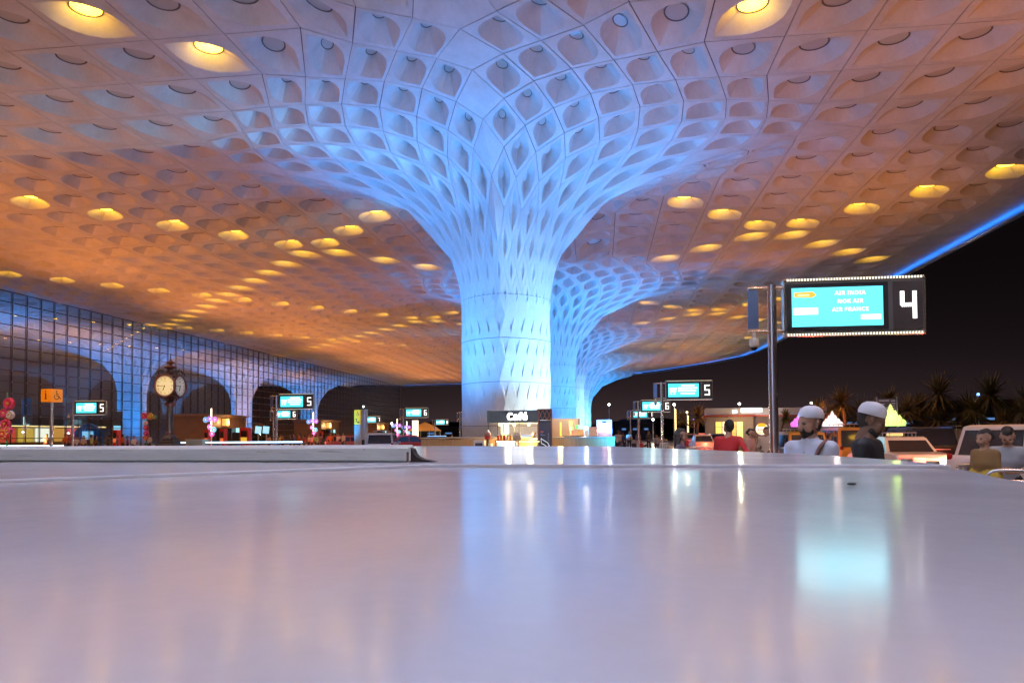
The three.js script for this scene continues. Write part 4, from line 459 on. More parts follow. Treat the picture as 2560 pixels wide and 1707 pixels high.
function meshBones(bones, cell, k) {                                  // bones: [ax,ay,az, bx,by,bz, ra, rb, colour, squash]
  const lo = [9, 9, 9], hi = [-9, -9, -9]; for (const b of bones) for (let i = 0; i < 3; i++) { const m = Math.max(b[6], b[7]) + cell * 2 + .01; lo[i] = Math.min(lo[i], b[i] - m, b[3 + i] - m); hi[i] = Math.max(hi[i], b[i] + m, b[3 + i] + m); }
  const dist = (b, x, y, z) => { const q = b[9] || 1, dx = b[3] - b[0], dy = b[4] - b[1], dz = (b[5] - b[2]), px = x - b[0], py = y - b[1], pz = z - b[2], l = dx * dx + dy * dy + dz * dz, t = l > 1e-9 ? Math.min(1, Math.max(0, (px * dx + py * dy + pz * dz) / l)) : 0; return Math.hypot(px - dx * t, py - dy * t, (pz - dz * t) * q) - lerp(b[6], b[7], t); };
  const f = (x, y, z) => { let d = 9; for (const b of bones) { const e = dist(b, x, y, z), h = Math.max(k - Math.abs(d - e), 0) / k; d = Math.min(d, e) - h * h * k * .25; } return d; };
  const { pos, ix } = surfaceNets(f, lo, hi, cell), col = [];
  for (let i = 0; i < pos.length; i += 3) { let best = 9, c = null; for (const b of bones) { const e = dist(b, pos[i], pos[i + 1], pos[i + 2]) - (b[10] || 0); if (e < best) { best = e; c = b[8]; } } col.push(...c); }
  const g = new THREE.BufferGeometry(); g.setAttribute('position', new THREE.Float32BufferAttribute(pos, 3)); g.setAttribute('color', new THREE.Float32BufferAttribute(col, 3)); g.setIndex(ix); g.computeVertexNormals(); const o = g.toNonIndexed(); o.setAttribute('uv', new THREE.BufferAttribute(new Float32Array(o.attributes.position.count * 2), 2)); return o;
}
const skinM = new THREE.MeshPhysicalMaterial({ vertexColors: true, roughness: .72, side: THREE.DoubleSide });
const SK = { a: [.25, .125, .075], b: [.32, .17, .105], c: [.17, .085, .05] }, HAIR = [.012, .010, .009];
// faces +z before turning; o.pose: stand, walk, crossed, phone, hips, bag
function person(p, turn, label, o = {}) {
  const { h = 1.72, top = [.6, .6, .6], legs = [.03, .03, .04], skin = 'b', pose = 'stand', hair = 'short', beard = false, sleeve = 'short', cell = .03, female = false, cap = null, group, nod = 0, look = 0, extra, shoes = [.02, .02, .02], collar, wide = 1 } = o;
  const t = thing('person', label, 'person', p, turn, group), s = SK[skin], B = [], sc = h / 1.75, sh = (female ? .165 : .19) * wide, hipw = female ? .10 : .095;
  const add = (a, b, r0, r1, c, q, bias) => B.push([...a, ...b, r0, r1, c, q, bias]);
  const T = top, L = legs, arm = (x) => sleeve === 'long' ? T : sleeve === 'none' ? s : (x ? s : T);
  const st = pose === 'walk' ? .2 : .02;
  for (const q of [-1, 1]) { const fwd = q * st, hip = [q * hipw, .93, 0], knee = [q * (hipw + .01), .5, fwd * .6 + .03], ank = [q * (hipw + .015), .09, fwd - (q < 0 ? st * .4 : 0)];
    add(hip, knee, .088, .062, L, 1); add(knee, ank, .06, .042, L, 1); add([ank[0], .045, ank[2] - .03], [ank[0] + q * .015, .035, ank[2] + .15], .042, .036, shoes, 1); }
  add([-hipw * .6, .95, 0], [hipw * .6, .95, 0], .125, .125, L, 1.15); add([0, .98, 0], [0, 1.12, .005], .135, .13, T, 1.2); add([-.05, 1.25, .0], [.05, 1.25, 0], .135, .135, T, 1.2); add([-sh * .55, 1.36, -.005], [sh * .55, 1.36, -.005], .10, .10, T, 1.1); add([-sh * .9, 1.41, -.01], [sh * .9, 1.41, -.01], .058, .058, T, 1);
  add([0, 1.42, -.015], [0, 1.53, .005], .056, .052, s, 1); if (collar) add([0, 1.435, -.012], [0, 1.455, -.005], .074, .066, collar, 1);
  const H = { stand: [[.045, 1.12, 0, .05, .87, .06], [.045, 1.12, 0, .05, .87, .06]], walk: [[.06, 1.13, -.08, .06, .9, .03], [.05, 1.13, .06, .04, .92, .2]], crossed: [[.06, 1.13, .05, -.24, 1.17, .19], [.06, 1.11, .05, -.25, 1.13, .2]], phone: [[.03, 1.12, .04, -.14, 1.14, .27], [.03, 1.12, .04, -.12, 1.12, .27]], hips: [[.17, 1.15, -.06, -.06, .98, .05], [.045, 1.12, 0, .05, .87, .06]], bag: [[.045, 1.12, 0, .05, .87, .06], [.05, 1.13, .02, -.02, 1.2, .24]], cart: [[.04, 1.14, .04, .02, 1.02, .36], [.04, 1.14, .04, .02, 1.02, .36]] }[pose];
  [-1, 1].forEach((q, i) => { const a = H[i], S = [q * sh, 1.40, -.01], E = [q * (sh + a[0]), a[1], a[2]], Wr = [q * (sh + a[3]), a[4], a[5]]; add(S, E, .055, .043, arm(0), 1); add(E, Wr, .042, .028, arm(1), 1);
    const d = V(Wr[0] - E[0], Wr[1] - E[1], Wr[2] - E[2]).normalize(), up = Math.abs(d.y) > .7 ? V(0, 0, 1) : V(0, 1, 0), side = d.clone().cross(up).normalize().multiplyScalar(q), w = V(...Wr), pl = w.clone().addScaledVector(d, .075); add(Wr, pl.toArray(), .026, .03, s, 1);
    if (cell < .03) for (let f = 0; f < 4; f++) { const b = pl.clone().addScaledVector(side, (f - 1.5) * .02), m = b.clone().addScaledVector(d, .04 - Math.abs(f - 1.3) * .004), e = m.clone().addScaledVector(d, .03).addScaledVector(up, d.y < -.7 ? .012 : -.016); add(b.toArray(), m.toArray(), .0105, .009, s, 1); add(m.toArray(), e.toArray(), .009, .008, s, 1); } else add(pl.toArray(), pl.clone().addScaledVector(d, .06).toArray(), .028, .018, s, 1);
    const th = w.clone().addScaledVector(d, .03).addScaledVector(side, -.03); add(th.toArray(), th.clone().addScaledVector(d, .045).addScaledVector(side, -.014).toArray(), .012, .009, s, 1); });
  if (extra) extra(add, T, s);
  const body = meshBones(B, cell, .045), G = [body];
  // head: its own finer grid
  const hb = [], hd = (a, b, r0, r1, c, q, bi) => hb.push([...a, ...b, r0, r1, c, q, bi]), hc = hair === 'bald' ? s : HAIR;
  hd([0, .10, -.018], [0, .105, .012], .083, .078, s, .98); hd([0, .03, .028], [0, .05, .03], .055, .062, s, 1); hd([0, -.012, .052], [0, 0, .05], .034, .038, beard ? HAIR : s, 1, beard ? .004 : 0); hd([0, .045, .098], [0, .022, .108], .010, .0155, s, 1); hd([0, .078, .088], [0, .055, .096], .011, .011, s, 1); hd([-.04, .088, .078], [.04, .088, .078], .012, .012, s, 1); for (const q of [-1, 1]) { hd([q * .083, .07, -.005], [q * .085, .035, -.002], .02, .013, s, 1.6); hd([q * .031, .068, .082], [q * .031, .068, .083], .0095, .0095, [.05, .035, .03], 1); hd([q * .045, .02, .055], [q * .045, .04, .06], .026, .026, s, 1); } hd([-.02, -.002, .086], [.02, -.002, .086], .008, .008, beard ? HAIR : s.map(v => v * .7), 1); hd([0, -.10, -.03], [0, 0, -.012], .05, .052, s, 1);
  if (beard) { hd([-.05, -.012, .03], [0, -.035, .06], .02, .025, HAIR, 1, .002); hd([.05, -.012, .03], [0, -.035, .06], .02, .025, HAIR, 1, .002); }
  if (hair !== 'bald') { hd([0, .135, -.03], [0, .14, .025], .082, .06, HAIR, 1, .004); hd([0, .09, -.052], [0, .05, -.05], .075, .06, HAIR, 1, .003); if (hair === 'long') { hd([0, .08, -.07], [0, -.16, -.08], .07, .055, HAIR, 1); hd([-.07, .08, -.03], [-.07, -.10, -.05], .04, .03, HAIR, 1); hd([.07, .08, -.03], [.07, -.10, -.05], .04, .03, HAIR, 1); } if (hair === 'bun') hd([0, .10, -.12], [0, .08, -.13], .045, .04, HAIR, 1); }
  const head = meshBones(hb, Math.max(.0065, cell * .42), .022); head.rotateX(nod).rotateY(look).translate(0, 1.555, .005); G.push(head);
  part('body', G.map(g => g.scale(sc, sc, sc)), skinM, t);
  if (cap) { const c = lathe([[.101, -.02], [.105, .0], [.103, .025], [.09, .06], [.06, .085], [.025, .095], [0, .097]], 28).scale(1, 1, 1.08); c.translate(0, .135, -.012).rotateX(nod - .06).rotateY(look).translate(0, 1.555, .005).scale(sc, sc, sc); const cm = part('cap', c, cap, t); }
  return t;
}
const onFloor = (px, Z, y = 0) => { const p = at(px, 1080, Z); return V(p.x, y, p.z); };
const clothW = M(.74, .75, .78, .85, 0, { sheen: .4 });
{ // the two men in caps beside the gate 4 sign
  const a = person(onFloor(2026, 6.5), -.75, 'bearded man in white cap and white shirt with a brown shoulder strap', { h: 1.705, top: [.62, .65, .72], sleeve: 'long', skin: 'b', beard: true, cell: .016, cap: clothW, look: -.35, collar: [.62, .65, .72], legs: [.6, .62, .66] });
  part('shoulder_strap', tube([V(.10, 1.455, -.09), V(.145, 1.472, -.02), V(.135, 1.41, .09), V(.10, 1.27, .142), V(.04, 1.1, .15), V(-.1, .95, .11)].map(v => v.multiplyScalar(1.705 / 1.75)), .019, 6, 30), M(.12, .04, .03, .6), a); part('buttons', [1.37, 1.29, 1.21].map(y => ball(.006, .005, y * .974, .125 * .974, 8)), mat.dark, a);
  person(onFloor(2172, 6.3), .95, 'man in white cap and dark long-sleeved tunic looking down to the road', { h: 1.725, top: [.008, .009, .012], sleeve: 'long', skin: 'c', beard: true, cell: .016, cap: clothW, nod: .35, look: .25, legs: [.5, .5, .52], wide: 1.12 });
}
person(onFloor(1822, 13), 2.5, 'man in a red polo shirt with one hand on his hip', { h: 1.73, top: [.42, .012, .014], pose: 'hips', cell: .022, wide: 1.15, look: .9 });
person(onFloor(1703, 12), 1.35, 'woman with long dark hair and a dusky purple top', { h: 1.58, top: [.08, .055, .09], hair: 'long', female: true, cell: .022, skin: 'a' });
person(onFloor(2520, 10), -.5, 'man in a grey shirt looking down at the phone in his hands', { h: 1.56, top: [.25, .25, .26], pose: 'phone', cell: .022, nod: .5, wide: 1.1, legs: [.02, .02, .025] });
person(onFloor(2462, 9.6), -1.2, 'person in a long brown robe with a yellow sash', { h: 1.53, top: [.16, .085, .02], legs: [.10, .045, .015], sleeve: 'long', female: true, cell: .022, hair: 'bun', extra: (add, T) => { add([0, .95, 0], [0, .12, 0], .16, .22, [.12, .055, .018], 1.1); add([-.1, 1.05, 0], [.1, 1.05, 0], .15, .15, [.45, .3, .02], 1.2, .012); } });
person(onFloor(1878, 20), 1.0, 'woman in a pink top and long dark skirt', { h: 1.62, top: [.4, .22, .19], female: true, hair: 'bun', cell: .028, legs: [.05, .03, .03], extra: (add) => add([0, .9, 0], [0, .15, 0], .15, .2, [.06, .035, .035], 1.1) });
person(onFloor(1916, 22), -.4, 'person in a cream shirt walking beside the sign pole', { h: 1.68, top: [.55, .45, .33], pose: 'walk', cell: .03, legs: [.12, .08, .06] });
person(onFloor(1573, 64), .1, 'man with folded arms in a white top and black trousers', { h: 1.72, top: [.6, .52, .44], pose: 'crossed', sleeve: 'long', cell: .03, skin: 'c' });
person(onFloor(1596, 63), .2, 'woman in a striped top and pale trousers', { h: 1.68, top: [.42, .38, .36], female: true, legs: [.55, .45, .36], cell: .03, extra: (add) => { for (const y of [1.06, 1.16, 1.26, 1.36]) add([-.06, y, 0], [.06, y, 0], .118, .118, [.03, .03, .035], 1.2, .012); } });
person(onFloor(1545, 46), 2.7, 'man in a tan shirt beside the right end of the cafe counter', { h: 1.74, top: [.5, .36, .22], pose: 'walk', cell: .03 });
person(onFloor(1556, 47), 2.9, 'traveller in dark blue by the suitcase', { h: 1.66, top: [.05, .05, .09], sleeve: 'long', cell: .03 });
person(onFloor(1642, 50), .4, 'seated-looking man in grey by the railings', { h: 1.45, top: [.25, .26, .28], cell: .035 });
person(onFloor(1622, 58), .4, 'traveller in black pushing a trolley along the crossing', { h: 1.74, top: [.03, .03, .035], pose: 'cart', sleeve: 'long', cell: .035 });
person(onFloor(1334, 29.25), -.4, 'barista behind the pastry case in a cream shirt', { h: 1.6, top: [.6, .5, .3], cell: .03 });
{ // waiting crowd along the terminal
  const tops = [[.45, .1, .03], [.5, .4, .3], [.08, .07, .08], [.3, .05, .05], [.4, .42, .1], [.12, .1, .2], [.55, .5, .45], [.2, .1, .06]], names = ['rust', 'beige', 'black', 'dark red', 'olive yellow', 'indigo', 'cream', 'brown'];
  const put = (list, where, Z0, Z1) => list.forEach((px, i) => { const k = (i * 3 + list.length) % 8, Z = lerp(Z0, Z1, rnd()); person(onFloor(px, Z), rr(-3, 3), `person ${['standing', 'stepping', 'folding arms', 'holding a bag strap'][i % 4]} in ${/^[aeiou]/.test(names[k]) ? 'an' : 'a'} ${names[k]} top ${where}`, { h: rr(1.56, 1.78), top: tops[k], female: rnd() < .4, hair: rnd() < .35 ? 'long' : 'short', cell: .04, pose: ['stand', 'walk', 'crossed', 'bag'][i % 4], legs: [.05 * rnd() + .02, .04, .05], group: 'people waiting along the terminal' }); });
  put([116, 162, 172, 190, 208, 228, 238, 270, 292, 306, 318, 334, 372], 'under the left gate 5 sign', 50, 60); put([672, 700, 706, 726, 735, 747, 760, 772, 780, 790, 800, 808, 818, 826, 836, 846, 858], 'by the red kiosks', 52, 70); put([870, 1004, 1070, 1112, 1130], 'beyond the parked silver car', 85, 110);
}
// luggage
function suitcase(p, turn, c, lab) { const o = thing('suitcase', lab, 'suitcase', p, turn); part('shell', bx(.46, .62, .26, 0, .38, 0, .05), M(...c, .5), o); part('handle', [rod(V(-.12, .68, -.08), V(-.12, 1.02, -.08), .01, 6), rod(V(.12, .68, -.08), V(.12, 1.02, -.08), .01, 6), rod(V(-.13, 1.02, -.08), V(.13, 1.02, -.08), .016, 6)], mat.dark, o); for (const x of [-.17, .17]) for (const z of [-.08, .08]) part('wheel', cyl(.035, .035, .04, 0, -.02, 0, 10).rotateZ(PI / 2).translate(x, .035, z), mat.black, o); return o; }
suitcase(onFloor(1553, 42), .3, [.06, .055, .05], 'large dark suitcase beside the right end of the cafe counter'); suitcase(onFloor(1602, 62), .2, [.4, .02, .03], 'bright red suitcase beside the striped woman'); suitcase(onFloor(1586, 64), .2, [.04, .04, .045], 'black suitcase between the folded-arms man and the striped woman');
{ // luggage trolley by the man with the phone
  const p = onFloor(2533, 8.4), o = thing('luggage_trolley', 'steel luggage trolley with black bags at the kerb', 'trolley', p, -.4); part('frame', [rod(V(-.25, .98, .4), V(.25, .98, .4), .02), rod(V(-.25, .98, .4), V(-.25, .2, .3), .016), rod(V(.25, .98, .4), V(.25, .2, .3), .016), rod(V(-.25, .2, .3), V(-.2, .2, -.5), .016), rod(V(.25, .2, .3), V(.2, .2, -.5), .016), rod(V(-.2, .2, -.5), V(.2, .2, -.5), .016), tube([V(-.22, .6, -.45), V(-.2, 1.02, -.42), V(0, 1.06, -.42), V(.2, 1.02, -.42), V(.22, .6, -.45)], .018), rod(V(-.22, .62, -.45), V(-.2, .2, -.5), .016), rod(V(.22, .62, -.45), V(.2, .2, -.5), .016)], mat.steel, o); part('platform', bx(.44, .02, .8, 0, .19, -.1), mat.steelDull, o); for (const [x, z] of [[-.2, .25], [.2, .25], [0, -.45]]) part('wheel', cyl(.085, .085, .05, 0, -.025, 0, 14).rotateZ(PI / 2).translate(x, .086, z), mat.black, o);
  const b = thing('travel_bag', 'black travel bag with a white tag on the luggage trolley', 'bag', V(p.x, .2, p.z), -.4); part('bag', bx(.42, .62, .5, 0, .315, -.05, .1), mat.black, b); part('tag', bx(.16, .1, .01, -.05, .48, .206), mat.white, b);
}
// ================================================================ vehicles (nose towards +x before turning)
const paint = (r, g, b, metal = .1) => new THREE.MeshPhysicalMaterial({ color: C(r, g, b), roughness: .35, metalness: metal, clearcoat: .8, clearcoatRoughness: .06, side: THREE.DoubleSide });
const autoGlass = new THREE.MeshPhysicalMaterial({ color: C(.012, .014, .017), roughness: .06, clearcoat: 1, clearcoatRoughness: .03, side: THREE.DoubleSide }), tyreM = M(.015, .015, .016, .9), tailM = glow(1, .03, .02, 2.2, [.3, .01, .01]), tailOff = M(.3, .01, .01, .25), headM = M(.7, .72, .74, .1, .3), plateY = M(.75, .5, .06, .5), plateW = M(.7, .7, .68, .5);
function vehicle(p, turn, label, o) {
  const { L = 4.4, Wd = 1.72, H = 1.5, hood = .27, boot = .2, belt = .92, color = paint(.7, .7, .7), roofC, lights = true, van = false, rack = false, group, plate = plateW, reverse = false } = o;
  const t = thing(o.name || 'parked_car', label, 'car', p, turn, group), r = .32, wb = L * .3, gc = .2, hb = L / 2;
  // lower body: side outline with wheel arches, rounded across its width
  const s = new THREE.Shape(); s.moveTo(-hb + .04, gc + .08); s.lineTo(-wb - r - .06, gc); s.absarc(-wb, r, r + .06, PI, 0, true); s.lineTo(wb - r - .06, gc); s.absarc(wb, r, r + .06, PI, 0, true); s.lineTo(hb - .05, gc + .08); s.quadraticCurveTo(hb + .03, .55, hb - .05, belt - .25); s.quadraticCurveTo(hb - .12, belt - .12, hb - .35, belt - .07); s.lineTo(hb - hood * L, belt + .02); s.lineTo(-hb + boot * L * .8, belt + .03); s.lineTo(-hb + .1, belt - (van ? .0 : .03)); s.quadraticCurveTo(-hb - .02, belt - .1, -hb, .6); s.closePath();
  const lower = new THREE.ExtrudeGeometry(s, { depth: Wd - .2, bevelEnabled: true, bevelThickness: .1, bevelSize: .06, bevelSegments: 4, curveSegments: 8 }).translate(0, 0, -(Wd - .2) / 2);
  const body = part('body', lower, color, t);
  // cabin
  const x0 = hb - hood * L + .05, x3 = -hb + boot * L * (van ? .15 : 1) + (van ? .04 : -.05), x1 = x0 - (H - belt) * (van ? .75 : 1.05), x2 = x3 + (H - belt) * (van ? .28 : .95), yb = belt - .01, yt = H, wb2 = Wd / 2 - .05, wt = Wd / 2 - (van ? .14 : .22);
  const Pt = (x, y) => { const f = (y - yb) / (yt - yb); return lerp(wb2, wt, f); }, q3 = (x, y, sd) => V(x, y, sd * Pt(x, y));
  const cab = [], cv = [[x0, yb], [x1, yt - .05], [x1 - .18, yt], [x2 + .18, yt], [x2, yt - .05], [x3, yb]];
  const cs = new THREE.Shape(cv.map(c => new THREE.Vector2(...c))); const cg = new THREE.ExtrudeGeometry(cs, { depth: 2, bevelEnabled: false, steps: 1 }).translate(0, 0, -1); { const a = cg.attributes.position; for (let i = 0; i < a.count; i++) a.setZ(i, Math.sign(a.getZ(i)) * Pt(a.getX(i), a.getY(i))); } cg.computeVertexNormals();
  part('cabin', cg, roofC && van ? roofC : color, t); if (roofC) part('roof_panel', bx((x1 - x2) - .3, .03, wt * 2 - .1, (x1 + x2) / 2, yt + .012, 0, .01), roofC, t);
  const poly = (pts) => { const g = new THREE.BufferGeometry(), v = []; for (let i = 1; i < pts.length - 1; i++) for (const k of [pts[0], pts[i], pts[i + 1]]) v.push(k.x, k.y, k.z); g.setAttribute('position', new THREE.Float32BufferAttribute(v, 3)); return clean(g); };
  const off = .012, lx = (y) => lerp(x0, x1, (y - yb) / (yt - .05 - yb)), rx = (y) => lerp(x3, x2, (y - yb) / (yt - .05 - yb)), ya = yb + .06, yz = yt - .12;
  const end = (fx, sg) => poly([q3(fx(ya) + sg * off, ya, -1), q3(fx(ya) + sg * off, ya, 1), q3(fx(yz) + sg * off, yz, 1), q3(fx(yz) + sg * off, yz, -1)].map(v => V(v.x, v.y, v.z * .88)));
  part('windscreen', end(lx, 1), autoGlass, t); part('rear_window', end(rx, -1), autoGlass, t);
  const cut = [lerp(x0, x3, .5), ...(van ? [lerp(x0, x3, .78)] : [])];
  for (const sd of [-1, 1]) { let a = (y) => lx(y) - .1; const segs = [...cut, null]; for (const c of segs) { const e = c === null ? (y) => rx(y) + .12 : () => c + .03; const st = a; part('side_window', poly([V(st(ya), ya, sd * (Pt(0, ya) + off)), V(e(ya), ya, sd * (Pt(0, ya) + off)), V(e(yz), yz, sd * (Pt(0, yz) + off)), V(st(yz), yz, sd * (Pt(0, yz) + off))]), autoGlass, t); a = () => c - .03; }
    part('mirror', bx(.12, .13, .2, x0 - .12, belt + .1, sd * (Wd / 2 + .06), .04), roofC || color, t);
    const tl = part('tail_light', van ? bx(.05, .42, .13, -hb + .02, belt - .12, sd * (Wd / 2 - .1), .02) : prism([[0, 0], [.24, .06], [.26, .2], [.02, .2]], .08, .01).rotateY(PI / 2 * 1).translate(0, 0, 0).scale(1, 1, 1).rotateY(0).translate(-hb - .03, belt - .3, sd > 0 ? Wd / 2 - .06 : -Wd / 2 + .32), lights ? tailM : tailOff, t);
    part('head_light', bx(.06, .17, .36, hb - .06, belt - .26, sd * (Wd / 2 - .24), .03), headM, t);
    for (const x of [-wb, wb]) { const w = part('wheel', cyl(r, r, .21, 0, -.105, 0, 28).rotateX(PI / 2).translate(x, r, sd * (Wd / 2 - .1)), tyreM, t); part('rim', lathe([[0, .03], [.06, .03], [.08, .0], [.19, .02], [.21, .04]], 20).rotateX(sd * PI / 2).translate(x, r, sd * (Wd / 2 + .005)), mat.silver, w); } }
  part('rear_bumper', bx(.14, .22, Wd - .06, -hb - .01, .42, 0, .05), color, t); part('front_bumper', bx(.14, .22, Wd - .06, hb - .02, .4, 0, .05), color, t); part('number_plate', bx(.02, .13, .5, -hb - .075, .6, 0), plate, t); part('grille', bx(.03, .14, .7, hb - .02, belt - .3, 0), mat.black, t); part('rear_trim', bx(.02, .03, Wd * .5, -hb - .045, belt - .1, 0), mat.silver, t);
  if (rack) { const k = part('roof_rack', [-.4, .4].flatMap(z => [rod(V(x1 - .1, yt + .13, z), V(x2 + .1, yt + .13, z), .018)]).concat([.1, .36, .64, .9].flatMap(f => { const x = lerp(x1 - .1, x2 + .1, f); return [rod(V(x, yt + .13, -.42), V(x, yt + .13, .42), .014), rod(V(x, yt, -.42), V(x, yt + .13, -.42), .012), rod(V(x, yt, .42), V(x, yt + .13, .42), .012)]; })), mat.steelDull, t); }
  if (o.sign) part('taxi_sign_light', bx(.16, .1, .5, 0, yt + .07, 0, .03), glow(...o.sign, .8, [.6, .5, .2]), t);
  if (lights) { const d = V(-hb - .5, .75, 0).applyAxisAngle(V(0, 1, 0), turn).add(p); point(d, C(1, .12, .06), 5, 8); }
  if (reverse) { part('reverse_light', bx(.03, .34, .2, -hb - .095, .55, Wd / 2 - .22, .03), glow(1, .9, .62, 16), t); const d = V(-hb - .35, .55, Wd / 2 - .22).applyAxisAngle(V(0, 1, 0), turn).add(p); point(d, C(1, .85, .55), 9, 6); }
  return t;
}
const road = (px, Z) => { const p = at(px, 1080, Z); return V(p.x, p.x > 8.4 ? -.14 : 0, p.z); }, away = PI / 2;      // driving off along the terminal
vehicle(road(2238, 26), away + .02, 'white saloon taxi with glowing tail lights behind the man in the dark tunic', { color: paint(.62, .58, .5), H: 1.5, sign: [1, .8, .3], reverse: true, rack: true });
vehicle(road(2102, 32), away + .05, 'orange-yellow van taxi with a roof rack between the two men in caps', { color: paint(.72, .27, .02), van: true, H: 1.86, L: 4.2, Wd: 1.66, rack: true, belt: 1.0, lights: false });
vehicle(road(1985, 33), away + .08, 'dark taxi with a yellow roof just right of the sign pole', { color: paint(.03, .025, .025), roofC: paint(.65, .34, .03), van: true, H: 1.68, L: 3.9, belt: .95, rack: true });
vehicle(road(2282, 33), away, 'black sport utility car beyond the white saloon', { color: paint(.01, .01, .012), van: true, H: 1.86, Wd: 1.85, L: 4.7, belt: 1.05, rack: false });
vehicle(road(2660, 17.5), -2.75 + PI, 'white sport utility car standing side-on behind the man with the phone', { color: paint(.66, .6, .52), van: true, H: 1.8, Wd: 1.85, L: 4.7, belt: 1.06, lights: false, name: 'parked_car' });
vehicle(road(1755, 62), away, 'small white taxi with red lights beyond the crossing', { color: paint(.6, .5, .45), H: 1.55, sign: [1, .1, .1] });
vehicle(onFloor(1722, 78), away + .1, 'dark red car far along the drop-off road', { color: paint(.2, .02, .02), H: 1.5 });
vehicle(onFloor(1790, 70), away, 'dark blue car in front of the burger restaurant', { color: paint(.03, .05, .12), H: 1.5, lights: false });
vehicle(onFloor(957, 42), away + .2, 'silver estate car with a roof rack parked before the cafe column', { color: paint(.5, .49, .5, .5), van: true, H: 1.64, L: 4.1, Wd: 1.68, belt: .96, lights: false, rack: true });
for (const [px, Z, c, lab] of [[1026, 52, [.45, .03, .03], 'red car between the silver estate car and the cafe counter'], [846, 66, [.4, .05, .04], 'red taxi passing behind the yellow help pillar'], [896, 72, [.5, .4, .35], 'cream car behind the help pillar'], [880, 60, [.35, .06, .05], 'maroon car passing in front of the cream car']]) vehicle(onFloor(px, Z), .35, lab, { color: paint(...c), H: 1.5, lights: true });
// ================================================================ road side
struct('road_kerb', (() => { const a = []; for (let z = -20; z < 200; z += 3) a.push(bx(.18, .15, 2.985, 8.49, -.072, -(z + 1.5), .015)); return a; })(), M(.42, .4, .37, .7));
{ const k = thing('striped_kerb', 'black and white striped kerb of the road island', 'kerb', W(23.5, 0, -.16)); for (let i = 0; i < 80; i++) part('kerb_stone', bx(.28, .3, .98, 0, .15, -(22 + i), .02), i % 2 ? M(.03, .03, .032, .7) : M(.55, .53, .48, .7), k); }
struct('road_island', sheet(23.6, 90, 5, 260, -.03), M(.10, .085, .06, .9, 0, { map: rep(mottle, .3) }));
{ const w = thing('ramp_wall', 'low plastered ramp wall with steel handrails behind the striped kerb', 'wall', W(27.5, 52, -.03)); for (let i = 0; i < 6; i++) part('wall_panel', bx(.3, 1.15 + i * .1, 3.98, 0, (1.15 + i * .1) / 2, 12 - i * 4, .01), M(.42, .33, .28, .8, 0, { map: mottle }), w); for (let r = 0; r < 3; r++) part('rail', rod(V(-.25, 1.25 + r * .28, 14), V(-.25, 1.8 + r * .28, -10), .025), mat.steel, w); for (let i = 0; i < 9; i++) { const z = 14 - i * 3, y = 1.2 + (14 - z) / 24 * .55; part('post', rod(V(-.25, 0, z), V(-.25, y + .62, z), .03), mat.steelDull, w); } }
for (const [px, Z] of [[2266, 17.4], [2332, 16], [2409, 14.6], [2160, 19], [2510, 13.2]]) { const p = at(px, 1080, Z), o = thing('bollard', 'short polished steel bollard at the road edge', 'bollard', V(p.x, 0, p.z), 0, 'steel bollards along the road edge'); part('tube', [cyl(.125, .125, .86, 0, 0, 0, 24), cyl(.16, .16, .02, 0, 0, 0, 24)], mat.steel, o); part('cap', lathe([[.128, .84], [.13, .88], [.12, .9], [0, .905]], 24), mat.steelDull, o); part('groove', cyl(.127, .127, .015, 0, .72, 0, 24), mat.dark, o); }
function railing(x0, x1, Z, lab, tint) { const a = onFloor(x0, Z), b = onFloor(x1, Z), o = thing('railing', lab, 'railing', V((a.x + b.x) / 2, 0, a.z), 0, 'steel railings by the crossing'), L = b.x - a.x; for (const y of [.35, .7, 1.05]) part('rail', rod(V(-L / 2, y, 0), V(L / 2, y, 0), .028), mat.steel, o); for (let i = 0; i <= 6; i++) part('post', rod(V(-L / 2 + i * L / 6, 0, 0), V(-L / 2 + i * L / 6, 1.05, 0), .022), mat.steelDull, o); }
railing(1650, 1672, 34, 'short steel railing behind the dark-haired woman'); railing(1724, 1800, 24, 'steel railing left of the man in the red shirt'); railing(1640, 1668, 55, 'steel railing beside the far gate sign');
